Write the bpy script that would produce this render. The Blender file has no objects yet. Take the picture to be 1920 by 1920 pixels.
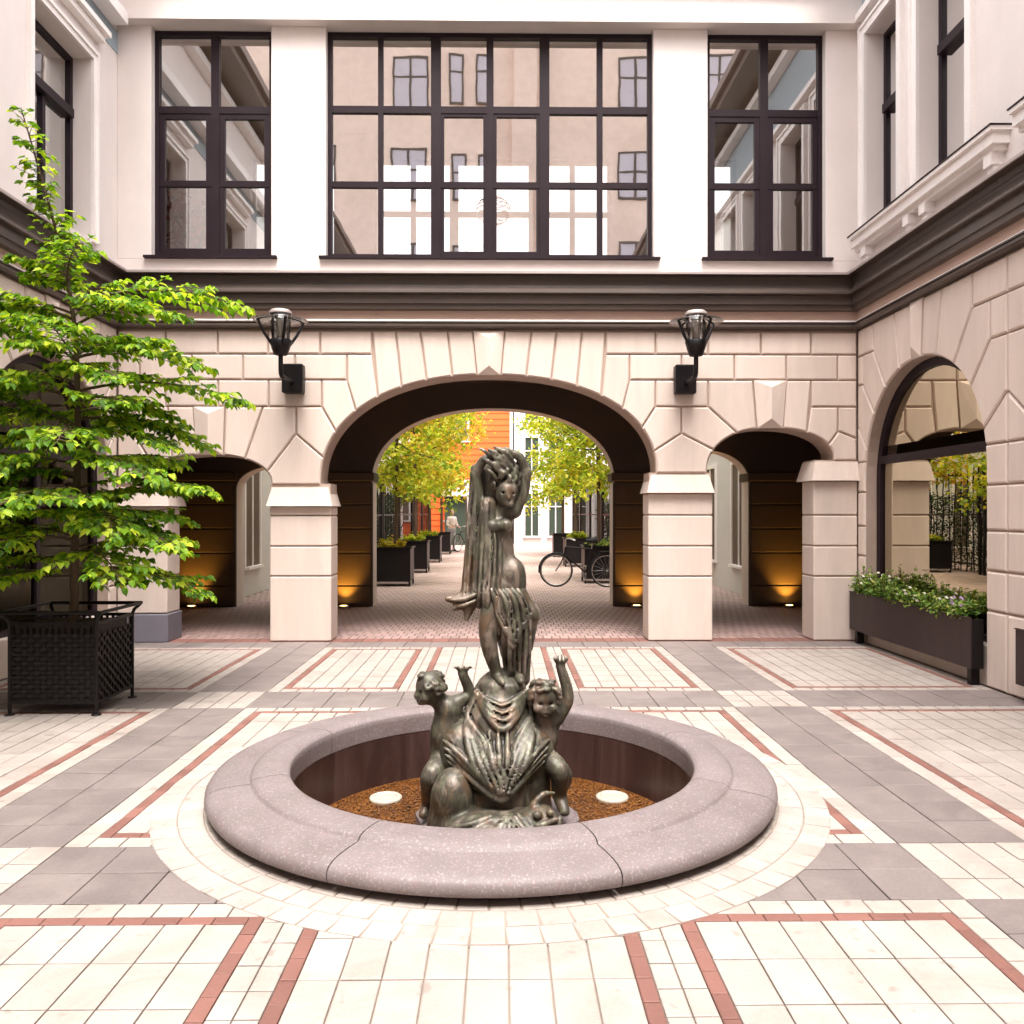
import bpy, bmesh, math, random
import numpy as np
from mathutils import Vector, Matrix
R = math.radians
SC = bpy.context.scene
COL = SC.collection

# ------------------------------------------------------------------ camera, sky, sun, exposure
cam_d = bpy.data.cameras.new('camera')
cam = bpy.data.objects.new('camera', cam_d); COL.objects.link(cam)
cam.location = (0, 0, 1.55)
cam.rotation_euler = (R(90), 0, R(-0.70))
cam_d.sensor_width = 36.0
cam_d.lens = 29.25
cam_d.shift_y = 0.001
cam_d.clip_start = 0.05
cam_d.clip_end = 800
SC.camera = cam

SUN_EL, SUN_AZ = 68.0, 176.0          # azimuth clockwise from +Y: high sun behind the camera, veiled by cloud
w = bpy.data.worlds.new('World'); SC.world = w; w.use_nodes = True
nt = w.node_tree; nt.nodes.clear()
sky = nt.nodes.new('ShaderNodeTexSky'); sky.sky_type = 'NISHITA'; sky.sun_disc = False
sky.sun_elevation = R(SUN_EL); sky.sun_rotation = R(SUN_AZ)
sky.air_density = 1.0; sky.dust_density = 4.0; sky.ozone_density = 1.0
hsv = nt.nodes.new('ShaderNodeHueSaturation'); hsv.inputs['Saturation'].default_value = 0.12
tint = nt.nodes.new('ShaderNodeMix'); tint.data_type = 'RGBA'; tint.blend_type = 'MULTIPLY'
tint.inputs[0].default_value = 1.0; tint.inputs[7].default_value = (1.0, 0.968, 0.945, 1)
bg = nt.nodes.new('ShaderNodeBackground'); bg.inputs['Strength'].default_value = 0.15
wo = nt.nodes.new('ShaderNodeOutputWorld')
nt.links.new(sky.outputs[0], hsv.inputs['Color']); nt.links.new(hsv.outputs[0], tint.inputs[6])
nt.links.new(tint.outputs[2], bg.inputs['Color']); nt.links.new(bg.outputs[0], wo.inputs['Surface'])

sd = bpy.data.lights.new('sun', 'SUN'); sd.energy = 0.6; sd.angle = R(22); sd.color = (1.0, 0.93, 0.87)
so = bpy.data.objects.new('sun', sd); COL.objects.link(so)
sdir = Vector((math.sin(R(SUN_AZ))*math.cos(R(SUN_EL)), math.cos(R(SUN_AZ))*math.cos(R(SUN_EL)), math.sin(R(SUN_EL))))
so.rotation_euler = sdir.to_track_quat('Z', 'Y').to_euler(); so.location = sdir*40

SC.view_settings.view_transform = 'Standard'; SC.view_settings.look = 'None'
SC.view_settings.gamma = 1.0; SC.view_settings.use_curve_mapping = False
SC.view_settings.exposure = 2.5
SC.render.engine = 'CYCLES'
SC.cycles.use_denoising = True
SC.cycles.max_bounces = 8; SC.cycles.diffuse_bounces = 4; SC.cycles.glossy_bounces = 4
SC.cycles.transparent_max_bounces = 16
SC.cycles.caustics_reflective = False; SC.cycles.caustics_refractive = False
SC.cycles.sample_clamp_indirect = 6.0

# ------------------------------------------------------------------ object helpers
def tag(o, label=None, cat=None, group=None, kind=None):
    if label: o['label'] = label
    if cat: o['category'] = cat
    if group: o['group'] = group
    if kind: o['kind'] = kind
    return o

def thing(name, label, cat, loc=(0, 0, 0), group=None, rz=0.0):
    o = bpy.data.objects.new(name, None); COL.objects.link(o)
    o.location = loc; o.rotation_euler = (0, 0, rz); o.empty_display_size = 0.2
    return tag(o, label, cat, group)

def link(name, me, parent=None, loc=None, rot=None, local=False):
    """one mesh object; parts whose mesh is drawn in court coordinates get the parent's offset taken off"""
    o = bpy.data.objects.new(name, me); COL.objects.link(o)
    if parent is not None:
        o.parent = parent
        if not local and parent.type == 'EMPTY' and parent.parent is None:
            o.location = -Vector(parent.location)
    if loc is not None:
        o.location = Vector(o.location) + Vector(loc)
    if rot is not None: o.rotation_euler = rot
    return o

class MB:
    """collects simple solids as one mesh"""
    def __init__(s): s.v = []; s.f = []; s.sm = []
    def add(s, vs, fs, smooth=False):
        b = len(s.v); s.v.extend([tuple(p) for p in vs]); s.f.extend([tuple(i+b for i in f) for f in fs]); s.sm.extend([smooth]*len(fs)); return s
    def box(s, x0, x1, y0, y1, z0, z1):
        return s.add([(x0,y0,z0),(x1,y0,z0),(x1,y1,z0),(x0,y1,z0),(x0,y0,z1),(x1,y0,z1),(x1,y1,z1),(x0,y1,z1)],
                     [(0,3,2,1),(4,5,6,7),(0,1,5,4),(1,2,6,5),(2,3,7,6),(3,0,4,7)])
    def bbox(s, x0, x1, y0, y1, z0, z1, b=0.006):
        """box with chamfered edges"""
        bm = bmesh.new()
        bmesh.ops.create_cube(bm, size=1.0)
        for v in bm.verts: v.co = Vector(((x0+x1)/2+v.co.x*(x1-x0), (y0+y1)/2+v.co.y*(y1-y0), (z0+z1)/2+v.co.z*(z1-z0)))
        bmesh.ops.bevel(bm, geom=list(bm.edges), offset=b, segments=1, affect='EDGES')
        bm.verts.index_update()
        s.add([v.co[:] for v in bm.verts], [[v.index for v in f.verts] for f in bm.faces]); bm.free(); return s
    def tube(s, pts, rad, n=8, caps=True, smooth=True):
        pts = [Vector(p) for p in pts]; m = len(pts)
        rs = rad if isinstance(rad, (list, tuple)) else [rad]*m
        vs = []; up = Vector((0.13, 0.21, 0.97)).normalized(); prev = None
        for i, p in enumerate(pts):
            d = (pts[min(i+1, m-1)] - pts[max(i-1, 0)]).normalized()
            if prev is None:
                a = d.cross(up); a = a.normalized() if a.length > 1e-4 else d.cross(Vector((1,0,0))).normalized()
            else:
                a = (prev - d*prev.dot(d)); a = a.normalized() if a.length > 1e-6 else d.cross(up).normalized()
            prev = a; b = d.cross(a)
            for k in range(n):
                t = 2*math.pi*k/n; vs.append(p + (a*math.cos(t) + b*math.sin(t))*rs[i])
        fs = [(i*n+k, i*n+(k+1) % n, (i+1)*n+(k+1) % n, (i+1)*n+k) for i in range(m-1) for k in range(n)]
        s.add(vs, fs, smooth)
        if caps: s.add([vs[k] for k in range(n)], [tuple(range(n))[::-1]]); s.add([vs[(m-1)*n+k] for k in range(n)], [tuple(range(n))])
        return s
    def lathe(s, prof, c=(0,0,0), n=32, a0=0.0, a1=2*math.pi, caps=False, smooth=True):
        full = abs(a1-a0-2*math.pi) < 1e-6; m = n if full else n+1
        vs = []
        for k in range(m):
            t = a0+(a1-a0)*k/n
            for r, z in prof: vs.append((c[0]+r*math.cos(t), c[1]+r*math.sin(t), c[2]+z))
        p = len(prof); fs = []
        for k in range(n):
            k2 = (k+1) % m
            for j in range(p-1): fs.append((k*p+j, k2*p+j, k2*p+j+1, k*p+j+1))
        s.add(vs, fs, smooth)
        if caps and not full: s.add(vs[:p], [tuple(range(p))]); s.add(vs[-p:], [tuple(range(p))[::-1]])
        return s
    def mesh(s, name, mat=None):
        me = bpy.data.meshes.new(name); me.from_pydata(s.v, [], s.f)
        if any(s.sm): me.polygons.foreach_set('use_smooth', s.sm)
        bm = bmesh.new(); bm.from_mesh(me); bmesh.ops.recalc_face_normals(bm, faces=list(bm.faces)); bm.to_mesh(me); bm.free()
        if mat: me.materials.append(mat)
        me.update(); return me
    def build(s, name, mat, parent=None, **k):
        return link(name, s.mesh(name, mat), parent, **k)

# ------------------------------------------------------------------ procedural materials
class NT:
    def __init__(s, name):
        s.m = bpy.data.materials.new(name); s.m.use_nodes = True; s.t = s.m.node_tree; s.t.nodes.clear()
        s.out = s.n('ShaderNodeOutputMaterial')
    def n(s, typ, **kw):
        x = s.t.nodes.new(typ)
        for k, v in kw.items(): setattr(x, k, v)
        return x
    def l(s, a, b): s.t.links.new(a, b)
    def math(s, op, a, b=0.5):
        x = s.n('ShaderNodeMath', operation=op)
        for i, q in enumerate((a, b)):
            if hasattr(q, 'links'): s.l(q, x.inputs[i])
            else: x.inputs[i].default_value = q
        return x.outputs[0]
    def noise(s, vec, scale, detail=4, rough=0.55, dist=0.0):
        x = s.n('ShaderNodeTexNoise'); x.inputs['Scale'].default_value = scale; x.inputs['Detail'].default_value = detail
        x.inputs['Roughness'].default_value = rough; x.inputs['Distortion'].default_value = dist
        s.l(vec, x.inputs['Vector']); return x.outputs[0]
    def ramp(s, fac, stops):
        x = s.n('ShaderNodeValToRGB'); e = x.color_ramp.elements
        while len(e) < len(stops): e.new(0.5)
        for q, (p, c) in zip(e, stops): q.position = p; q.color = (*c[:3], 1) if len(c) >= 3 else (c[0], c[0], c[0], 1)
        s.l(fac, x.inputs[0]); return x.outputs[0]
    def mix(s, fac, a, b, blend='MIX'):
        x = s.n('ShaderNodeMix', data_type='RGBA', blend_type=blend)
        for i, q in ((0, fac), (6, a), (7, b)):
            if hasattr(q, 'links'): s.l(q, x.inputs[i])
            else: x.inputs[i].default_value = q if i == 0 else (*q[:3], 1)
        return x.outputs[2]

def pm(name, col, rough=0.7, metal=0.0, var=0.12, vscale=3.0, fine=0.06, fscale=60.0, bump=0.15, bscale=80.0, bdist=0.004,
       objrand=0.0, spec=0.4, dirt=None, dirt_amt=0.35, dirt_scale=1.3, speck=None, stretch=None, coat=0.0):
    """general surface: base colour with large blotches, fine grain, optional stains, specks and a per-piece tone"""
    k = NT(name)
    tc = k.n('ShaderNodeTexCoord'); geo = k.n('ShaderNodeNewGeometry')
    vec = geo.outputs['Position']
    if stretch:
        mp = k.n('ShaderNodeMapping'); mp.inputs['Scale'].default_value = stretch; k.l(vec, mp.inputs['Vector']); vec2 = mp.outputs[0]
    else: vec2 = vec
    a = k.noise(vec2, vscale, 5, 0.6, 0.4); b = k.noise(vec, fscale, 3, 0.6)
    f = k.math('ADD', k.math('MULTIPLY', k.math('SUBTRACT', a, 0.5), 2*var*1.8), k.math('MULTIPLY', k.math('SUBTRACT', b, 0.5), 2*fine*1.8))
    if objrand:
        oi = k.n('ShaderNodeObjectInfo')
        f = k.math('ADD', f, k.math('MULTIPLY', k.math('SUBTRACT', oi.outputs['Random'], 0.5), 2*objrand))
    f = k.math('ADD', f, 1.0)
    comb = k.n('ShaderNodeCombineColor'); [k.l(f, comb.inputs[i]) for i in range(3)]
    c = k.mix(1.0, col, comb.outputs[0], 'MULTIPLY')
    if dirt:
        dn = k.noise(vec2, dirt_scale, 6, 0.68, 0.8)
        c = k.mix(k.math('MULTIPLY', k.ramp(dn, [(0.45, (0,)), (0.75, (1,))]), dirt_amt), c, dirt)
    if speck:
        for scol, sscale, thr, amt in speck:
            vn = k.noise(vec, sscale, 2, 0.5); c = k.mix(k.math('MULTIPLY', k.ramp(vn, [(thr, (0,)), (thr+0.06, (1,))]), amt), c, scol)
    p = k.n('ShaderNodeBsdfPrincipled'); k.l(c, p.inputs['Base Color'])
    p.inputs['Metallic'].default_value = metal; p.inputs['Specular IOR Level'].default_value = spec
    rr = k.math('ADD', k.math('MULTIPLY', k.math('SUBTRACT', a, 0.5), 0.25), rough); k.l(rr, p.inputs['Roughness'])
    p.inputs['Coat Weight'].default_value = coat
    if bump:
        bn = k.n('ShaderNodeBump'); bn.inputs['Strength'].default_value = bump; bn.inputs['Distance'].default_value = bdist
        k.l(k.noise(vec, bscale, 5, 0.6), bn.inputs['Height']); k.l(bn.outputs[0], p.inputs['Normal'])
    k.l(p.outputs[0], k.out.inputs['Surface']); return k.m

def glass(name, refl=0.36, tintc=(0.86, 0.88, 0.87), gl=(0.95, 0.95, 0.95)):
    k = NT(name)
    t = k.n('ShaderNodeBsdfTransparent'); t.inputs[0].default_value = (*tintc, 1)
    g = k.n('ShaderNodeBsdfGlossy'); g.inputs['Roughness'].default_value = 0.0; g.inputs['Color'].default_value = (*gl, 1)
    geo = k.n('ShaderNodeNewGeometry')
    bn = k.n('ShaderNodeBump'); bn.inputs['Strength'].default_value = 0.03; bn.inputs['Distance'].default_value = 0.02
    k.l(k.noise(geo.outputs['Position'], 1.6, 2), bn.inputs['Height']); k.l(bn.outputs[0], g.inputs['Normal'])
    fr = k.n('ShaderNodeFresnel'); fr.inputs['IOR'].default_value = 1.5
    f = k.math('MINIMUM', k.math('ADD', fr.outputs[0], refl), 1.0)
    mx = k.n('ShaderNodeMixShader'); k.l(f, mx.inputs[0]); k.l(t.outputs[0], mx.inputs[1]); k.l(g.outputs[0], mx.inputs[2])
    k.l(mx.outputs[0], k.out.inputs['Surface']); return k.m

def leafmat(name, cols, trans=0.45, scale=3.0, rough=0.5):
    """leaf: per-leaf tone from an island random, thin enough to glow when lit from behind"""
    k = NT(name); geo = k.n('ShaderNodeNewGeometry')
    r = geo.outputs['Random Per Island']
    n = k.noise(geo.outputs['Position'], scale, 2)
    f = k.math('ADD', k.math('MULTIPLY', r, 0.6), k.math('MULTIPLY', n, 0.4))
    c = k.ramp(f, [(0.15+0.7*i/(len(cols)-1), q) for i, q in enumerate(cols)])
    p = k.n('ShaderNodeBsdfPrincipled'); k.l(c, p.inputs['Base Color']); p.inputs['Roughness'].default_value = rough; p.inputs['Specular IOR Level'].default_value = 0.3
    t = k.n('ShaderNodeBsdfTranslucent'); k.l(k.mix(1.0, c, (1.25, 1.2, 0.55), 'MULTIPLY'), t.inputs[0])
    mx = k.n('ShaderNodeMixShader'); mx.inputs[0].default_value = trans; k.l(p.outputs[0], mx.inputs[1]); k.l(t.outputs[0], mx.inputs[2])
    k.l(mx.outputs[0], k.out.inputs['Surface']); return k.m

def emit(name, col, s):
    k = NT(name); e = k.n('ShaderNodeEmission'); e.inputs[0].default_value = (*col, 1); e.inputs[1].default_value = s
    k.l(e.outputs[0], k.out.inputs['Surface']); return k.m

M = {}
M['stone'] = pm('painted_stone', (0.66, 0.555, 0.49), 0.75, var=0.07, fine=0.05, fscale=90, bump=0.12, bscale=140, bdist=0.003, objrand=0.06, dirt=(0.40, 0.31, 0.26), dirt_amt=0.22, stretch=(2.2, 2.2, 0.35))
M['groove'] = pm('painted_stone_backing', (0.42, 0.32, 0.265), 0.8, var=0.08, dirt=(0.22, 0.15, 0.12), dirt_amt=0.3)
M['stucco'] = pm('upper_stucco', (0.74, 0.672, 0.645), 0.8, var=0.05, fine=0.025, bump=0.10, bscale=120, bdist=0.003, dirt=(0.60, 0.52, 0.48), dirt_amt=0.10, stretch=(1, 1, 0.6))
M['trim'] = pm('white_trim', (0.84, 0.79, 0.77), 0.7, var=0.03, bump=0.05, dirt=(0.5, 0.42, 0.38), dirt_amt=0.12)
M['mould'] = pm('brown_moulding_paint', (0.072, 0.053, 0.044), 0.36, var=0.12, bump=0.06, dirt=(0.13, 0.098, 0.085), dirt_amt=0.3, stretch=(0.5, 0.5, 2))
M['flash'] = pm('sheet_metal_flashing', (0.42, 0.36, 0.34), 0.45, metal=0.3, var=0.12, bump=0.05)
M['frieze'] = pm('beige_frieze', (0.56, 0.41, 0.34), 0.75, var=0.05, bump=0.06)
M['portico'] = pm('shade_toned_passage_plaster', (0.075, 0.048, 0.032), 0.7, var=0.12, bump=0.12, bscale=60)  # brown base colour carries the deep shade of the passage
M['slate'] = pm('slate_grey_plinth', (0.155, 0.145, 0.18), 0.6, var=0.10, bump=0.1, dirt=(0.3, 0.27, 0.27), dirt_amt=0.2)
M['frame'] = pm('dark_aubergine_frame', (0.017, 0.009, 0.013), 0.45, var=0.08, fine=0.02, bump=0.0, spec=0.2)
M['paleframe'] = pm('beige_window_frame', (0.42, 0.30, 0.25), 0.5, var=0.05, bump=0.0)
M['glass'] = glass('window_glass', 0.48, (0.97, 0.97, 0.96)); M['clearglass'] = glass('clear_glass', 0.0, (0.98, 0.98, 0.98))
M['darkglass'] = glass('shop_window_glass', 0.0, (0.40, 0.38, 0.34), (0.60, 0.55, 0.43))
M['lampglass'] = glass('lamp_glass', 0.10, (0.93, 0.94, 0.95))
M['tile_w'] = pm('cream_paving_tile', (0.362, 0.318, 0.288), 0.62, var=0.10, fine=0.09, fscale=70, bump=0.12, bscale=160, bdist=0.002, objrand=0.08, dirt=(0.20, 0.155, 0.125), dirt_amt=0.5, dirt_scale=2.2, speck=[((0.16, 0.12, 0.10), 9, 0.66, 0.45)])
M['tile_g'] = pm('grey_paving_slab', (0.165, 0.137, 0.130), 0.62, var=0.16, fine=0.14, fscale=60, bump=0.12, bscale=150, bdist=0.002, objrand=0.09, dirt=(0.28, 0.235, 0.215), dirt_amt=0.45, dirt_scale=2.4)
M['tile_r'] = pm('red_clay_brick', (0.185, 0.085, 0.068), 0.7, var=0.12, fine=0.08, bump=0.2, bscale=120, bdist=0.002, objrand=0.16)
M['grout'] = pm('sandy_grout', (0.25, 0.205, 0.17), 0.9, var=0.15, bump=0.2)
M['pbrick'] = pm('passage_clinker', (0.30, 0.205, 0.19), 0.6, var=0.15, fine=0.1, bump=0.2, objrand=0.18)
M['pgrout'] = pm('passage_joint_sand', (0.085, 0.06, 0.05), 0.9, var=0.15, bump=0.2)
M['granite'] = pm('mauve_granite', (0.186, 0.155, 0.154), 0.55, var=0.16, fine=0.18, fscale=190, bump=0.25, bscale=220, bdist=0.002, speck=[((0.16, 0.115, 0.12), 110, 0.57, 0.55), ((0.36, 0.30, 0.31), 85, 0.58, 0.45), ((0.22, 0.13, 0.12), 55, 0.62, 0.4)], dirt=(0.095, 0.070, 0.058), dirt_amt=0.45, dirt_scale=3.2)
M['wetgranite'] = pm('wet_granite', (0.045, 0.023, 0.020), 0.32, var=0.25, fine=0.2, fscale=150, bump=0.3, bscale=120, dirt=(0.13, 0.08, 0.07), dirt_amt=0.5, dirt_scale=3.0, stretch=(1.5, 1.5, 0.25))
M['gravel'] = pm('rusty_gravel', (0.10, 0.036, 0.007), 0.35, var=0.3, fine=0.3, fscale=40, bump=0.2, speck=[((0.30, 0.125, 0.025), 55, 0.56, 0.7), ((0.10, 0.035, 0.012), 45, 0.57, 0.75)])
M['blackmetal'] = pm('black_iron', (0.007, 0.0055, 0.006), 0.45, metal=0.0, var=0.15, bump=0.08, spec=0.25)
M['rustmetal'] = pm('dark_brown_steel', (0.034, 0.019, 0.019), 0.5, metal=0.15, var=0.25, vscale=2, bump=0.08, dirt=(0.07, 0.043, 0.038), dirt_amt=0.5, stretch=(1, 1, 0.4))
M['soil'] = pm('potting_soil', (0.055, 0.036, 0.024), 0.95, var=0.3, bump=0.6, bscale=40, bdist=0.02)
M['bark'] = pm('brown_bark', (0.095, 0.062, 0.042), 0.85, var=0.3, vscale=12, bump=0.6, bscale=30, bdist=0.01, stretch=(1, 1, 0.2))
M['twig'] = pm('young_twig', (0.10, 0.07, 0.035), 0.8, var=0.2, bump=0.2)
M['leaf'] = leafmat('spring_leaf', [(0.03, 0.075, 0.008), (0.11, 0.25, 0.014), (0.30, 0.48, 0.025), (0.58, 0.64, 0.06)], 0.5)
M['leaf_d'] = leafmat('hedge_leaf', [(0.008, 0.02, 0.006), (0.02, 0.045, 0.01), (0.04, 0.075, 0.02)], 0.25)
M['leaf_y'] = leafmat('yellowing_leaf', [(0.16, 0.24, 0.02), (0.38, 0.40, 0.03), (0.58, 0.46, 0.04), (0.60, 0.26, 0.03)], 0.45)
M['leaf_g2'] = leafmat('fresh_leaf', [(0.12, 0.22, 0.02), (0.30, 0.40, 0.03), (0.52, 0.54, 0.05), (0.60, 0.46, 0.05)], 0.5)
M['herb'] = leafmat('bedding_leaf', [(0.05, 0.12, 0.02), (0.12, 0.25, 0.04), (0.25, 0.36, 0.07), (0.42, 0.42, 0.12)], 0.35)
M['petal_w'] = leafmat('white_petal', [(0.7, 0.66, 0.62), (0.85, 0.8, 0.78)], 0.3)
M['petal_v'] = leafmat('violet_petal', [(0.28, 0.12, 0.36), (0.55, 0.38, 0.6)], 0.3)
M['leaf_r'] = leafmat('red_houseplant_leaf', [(0.10, 0.012, 0.01), (0.26, 0.04, 0.02), (0.40, 0.12, 0.03)], 0.3)
M['orange'] = pm('orange_board_paint', (0.62, 0.105, 0.012), 0.6, var=0.06, bump=0.1, objrand=0.05)
M['white'] = pm('white_wall_paint', (0.62, 0.60, 0.58), 0.7, var=0.05, bump=0.08)
M['pinkwall'] = pm('aged_pink_plaster', (0.86, 0.70, 0.62), 0.85, var=0.10, fine=0.05, bump=0.15, dirt=(0.48, 0.36, 0.30), dirt_amt=0.4, dirt_scale=0.35)
M['bluegrey'] = pm('blue_grey_frieze', (0.30, 0.36, 0.40), 0.7, var=0.05, bump=0.05)
M['asphalt'] = pm('pale_concrete_ground', (0.42, 0.35, 0.32), 0.85, var=0.15, bump=0.15)
M['room'] = pm('room_plaster', (0.50, 0.40, 0.33), 0.85, var=0.05, bump=0.0)
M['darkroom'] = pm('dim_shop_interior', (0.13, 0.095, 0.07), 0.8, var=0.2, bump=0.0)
M['curtain'] = pm('pale_roller_blind', (0.66, 0.66, 0.60), 0.8, var=0.04, bump=0.03)
M['mauvepane'] = pm('sky_lit_pane', (0.55, 0.52, 0.60), 0.3, var=0.05, bump=0.0)
M['roof'] = pm('roof_sheet', (0.16, 0.12, 0.11), 0.6, var=0.1)
M['steel'] = pm('brushed_steel', (0.55, 0.52, 0.50), 0.3, metal=0.9, var=0.06, bump=0.0)
M['rubber'] = pm('tyre_rubber', (0.02, 0.02, 0.02), 0.8, var=0.1)
M['lens'] = emit('lit_lamp_lens', (1.0, 0.55, 0.15), 6.0)
M['poollens'] = pm('frosted_lens', (0.42, 0.38, 0.31), 0.35, var=0.06, bump=0.0)
M['skin'] = pm('skin', (0.55, 0.36, 0.28), 0.6, var=0.03, bump=0.0)
M['shirt'] = pm('pale_shirt', (0.72, 0.66, 0.62), 0.85, var=0.06, bump=0.1)
M['trousers'] = pm('grey_trousers', (0.34, 0.36, 0.36), 0.85, var=0.08, bump=0.1)
M['hair'] = pm('auburn_hair', (0.16, 0.06, 0.03), 0.6, var=0.15, bump=0.1)
M['awning'] = pm('dark_green_canvas', (0.03, 0.045, 0.03), 0.8, var=0.1)

def bronze():
    k = NT('weathered_bronze'); geo = k.n('ShaderNodeNewGeometry'); mp = k.n('ShaderNodeMapping'); mp.inputs['Scale'].default_value = (1.25, 1.25, .45); k.l(geo.outputs['Position'], mp.inputs['Vector']); P = mp.outputs[0]
    a = k.noise(P, 9, 6, 0.65, 0.8); b = k.noise(P, 26, 5, 0.65, 0.5); c3 = k.noise(P, 5.0, 4, 0.6, 0.9); d3 = k.noise(P, 7.0, 4, 0.6, 1.2)
    base = k.ramp(a, [(0.38, (0.006, 0.0045, 0.003)), (0.48, (0.018, 0.013, 0.008)), (0.56, (0.050, 0.042, 0.028)), (0.64, (0.26, 0.245, 0.175))])
    base = k.mix(k.math('MULTIPLY', k.ramp(b, [(0.50, (0,)), (0.58, (1,))]), 0.6), base, (0.095, 0.125, 0.060))
    base = k.mix(k.math('MULTIPLY', k.ramp(c3, [(0.54, (0,)), (0.62, (1,))]), 0.7), base, (0.15, 0.055, 0.010))
    base = k.mix(k.math('MULTIPLY', k.ramp(d3, [(0.55, (0,)), (0.63, (1,))]), 0.7), base, (0.34, 0.27, 0.225))
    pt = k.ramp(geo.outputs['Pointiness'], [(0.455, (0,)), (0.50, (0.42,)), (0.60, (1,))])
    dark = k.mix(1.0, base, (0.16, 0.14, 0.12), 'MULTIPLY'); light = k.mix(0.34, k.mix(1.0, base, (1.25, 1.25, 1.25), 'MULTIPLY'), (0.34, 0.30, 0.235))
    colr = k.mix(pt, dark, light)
    p = k.n('ShaderNodeBsdfPrincipled'); k.l(colr, p.inputs['Base Color']); p.inputs['Metallic'].default_value = 0.22
    k.l(k.math('ADD', k.math('MULTIPLY', b, 0.45), 0.22), p.inputs['Roughness'])
    bn = k.n('ShaderNodeBump'); bn.inputs['Strength'].default_value = 0.45; bn.inputs['Distance'].default_value = 0.006
    k.l(k.noise(P, 45, 6, 0.65), bn.inputs['Height']); k.l(bn.outputs[0], p.inputs['Normal'])
    k.l(p.outputs[0], k.out.inputs['Surface']); return k.m
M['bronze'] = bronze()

# ------------------------------------------------------------------ ground and courtyard paving (metres; camera stands at x=0,y=0)
XL, XR, YF = -4.62, 4.32, 10.05            # left wall, right wall, bridge front
FX, FY = -0.05, 4.80                       # fountain centre
rng = random.Random(7)

def ground_sheet():
    bm = bmesh.new(); n = 64; E = 160
    ring = [bm.verts.new((FX+1.30*math.cos(2*math.pi*k/n), FY+1.30*math.sin(2*math.pi*k/n), -0.012)) for k in range(n)]
    outer = [bm.verts.new((x, y, -0.012)) for x, y in ((E, E), (-E, E), (-E, -E), (E, -E))]
    # connect each ring vertex fan to the four corners
    for q in range(4):
        k0 = q*n//4
        c = outer[q]; k_start = k0 + n//8 - n//8
        seg = [ring[(k0+i) % n] for i in range(n//4+1)]
        for i in range(n//4): bm.faces.new((seg[i], c, seg[i+1])) if False else bm.faces.new((seg[i+1], seg[i], c))
        bm.faces.new((c, outer[(q+1) % 4], seg[-1]))
    bmesh.ops.recalc_face_normals(bm, faces=list(bm.faces))
    for f in bm.faces:
        if f.normal.z < 0: f.normal_flip()
    me = bpy.data.meshes.new('ground'); bm.to_mesh(me); bm.free(); me.materials.append(M['grout'])
    return tag(link('ground', me), kind='structure')
ground_sheet()

pav = bpy.data.objects.new('courtyard_paving', None); COL.objects.link(pav); pav['kind'] = 'structure'
pav.location = (0, 0, 0)

_tile_cache = {}
def tile_mesh(wd, ln, th, mat, b=0.004):
    key = (round(wd, 3), round(ln, 3), th, mat.name)
    if key not in _tile_cache:
        a, c = wd/2, ln/2; m = MB()
        vs = [(-a,-c,-th),(a,-c,-th),(a,c,-th),(-a,c,-th),(-a,-c,-b*0.6),(a,-c,-b*0.6),(a,c,-b*0.6),(-a,c,-b*0.6),(-a+b,-c+b,0),(a-b,-c+b,0),(a-b,c-b,0),(-a+b,c-b,0)]
        fs = [(0,1,5,4),(1,2,6,5),(2,3,7,6),(3,0,4,7),(4,5,9,8),(5,6,10,9),(6,7,11,10),(7,4,8,11),(8,9,10,11)]
        m.add(vs, fs); _tile_cache[key] = m.mesh('paving_piece', mat)
    return _tile_cache[key]

def lay(name, specs, mat, parent, gap=0.006, th=0.012, limit=295, ztop=0.0):
    """specs (cx, cy, w, l, rot). The pieces that show largest are objects of their own, the rest one mesh"""
    def score(s):
        x, y = s[0], s[1]
        vis = y > 2.35 and abs(x) < 0.64*y+0.3
        return (0 if vis else 1, x*x+y*y)
    specs = sorted(specs, key=score)
    for i, (cx, cy, wd, ln, rot) in enumerate(specs[:limit]):
        o = link(name, tile_mesh(wd-gap, ln-gap, th, mat), parent)
        o.location = (cx, cy, ztop+rng.uniform(-0.0012, 0.0012))
        o.rotation_euler = (rng.uniform(-.003, .003), rng.uniform(-.003, .003), rot+rng.uniform(-.004, .004))
    if len(specs) > limit:
        m = MB(); b = 0.004
        for cx, cy, wd, ln, rot in specs[limit:]:
            a, c = (wd-gap)/2, (ln-gap)/2; z = ztop+rng.uniform(-0.001, 0.001); cr, sr = math.cos(rot), math.sin(rot)
            pts = [(-a,-c,-th),(a,-c,-th),(a,c,-th),(-a,c,-th),(-a+b,-c+b,0),(a-b,-c+b,0),(a-b,c-b,0),(-a+b,c-b,0)]
            m.add([(cx+x*cr-y*sr, cy+x*sr+y*cr, z+q) for x, y, q in pts], [(0,1,5,4),(1,2,6,5),(2,3,7,6),(3,0,4,7),(4,5,6,7)])
        o = m.build(name+'_field', mat, parent); o['kind'] = 'stuff'

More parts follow.
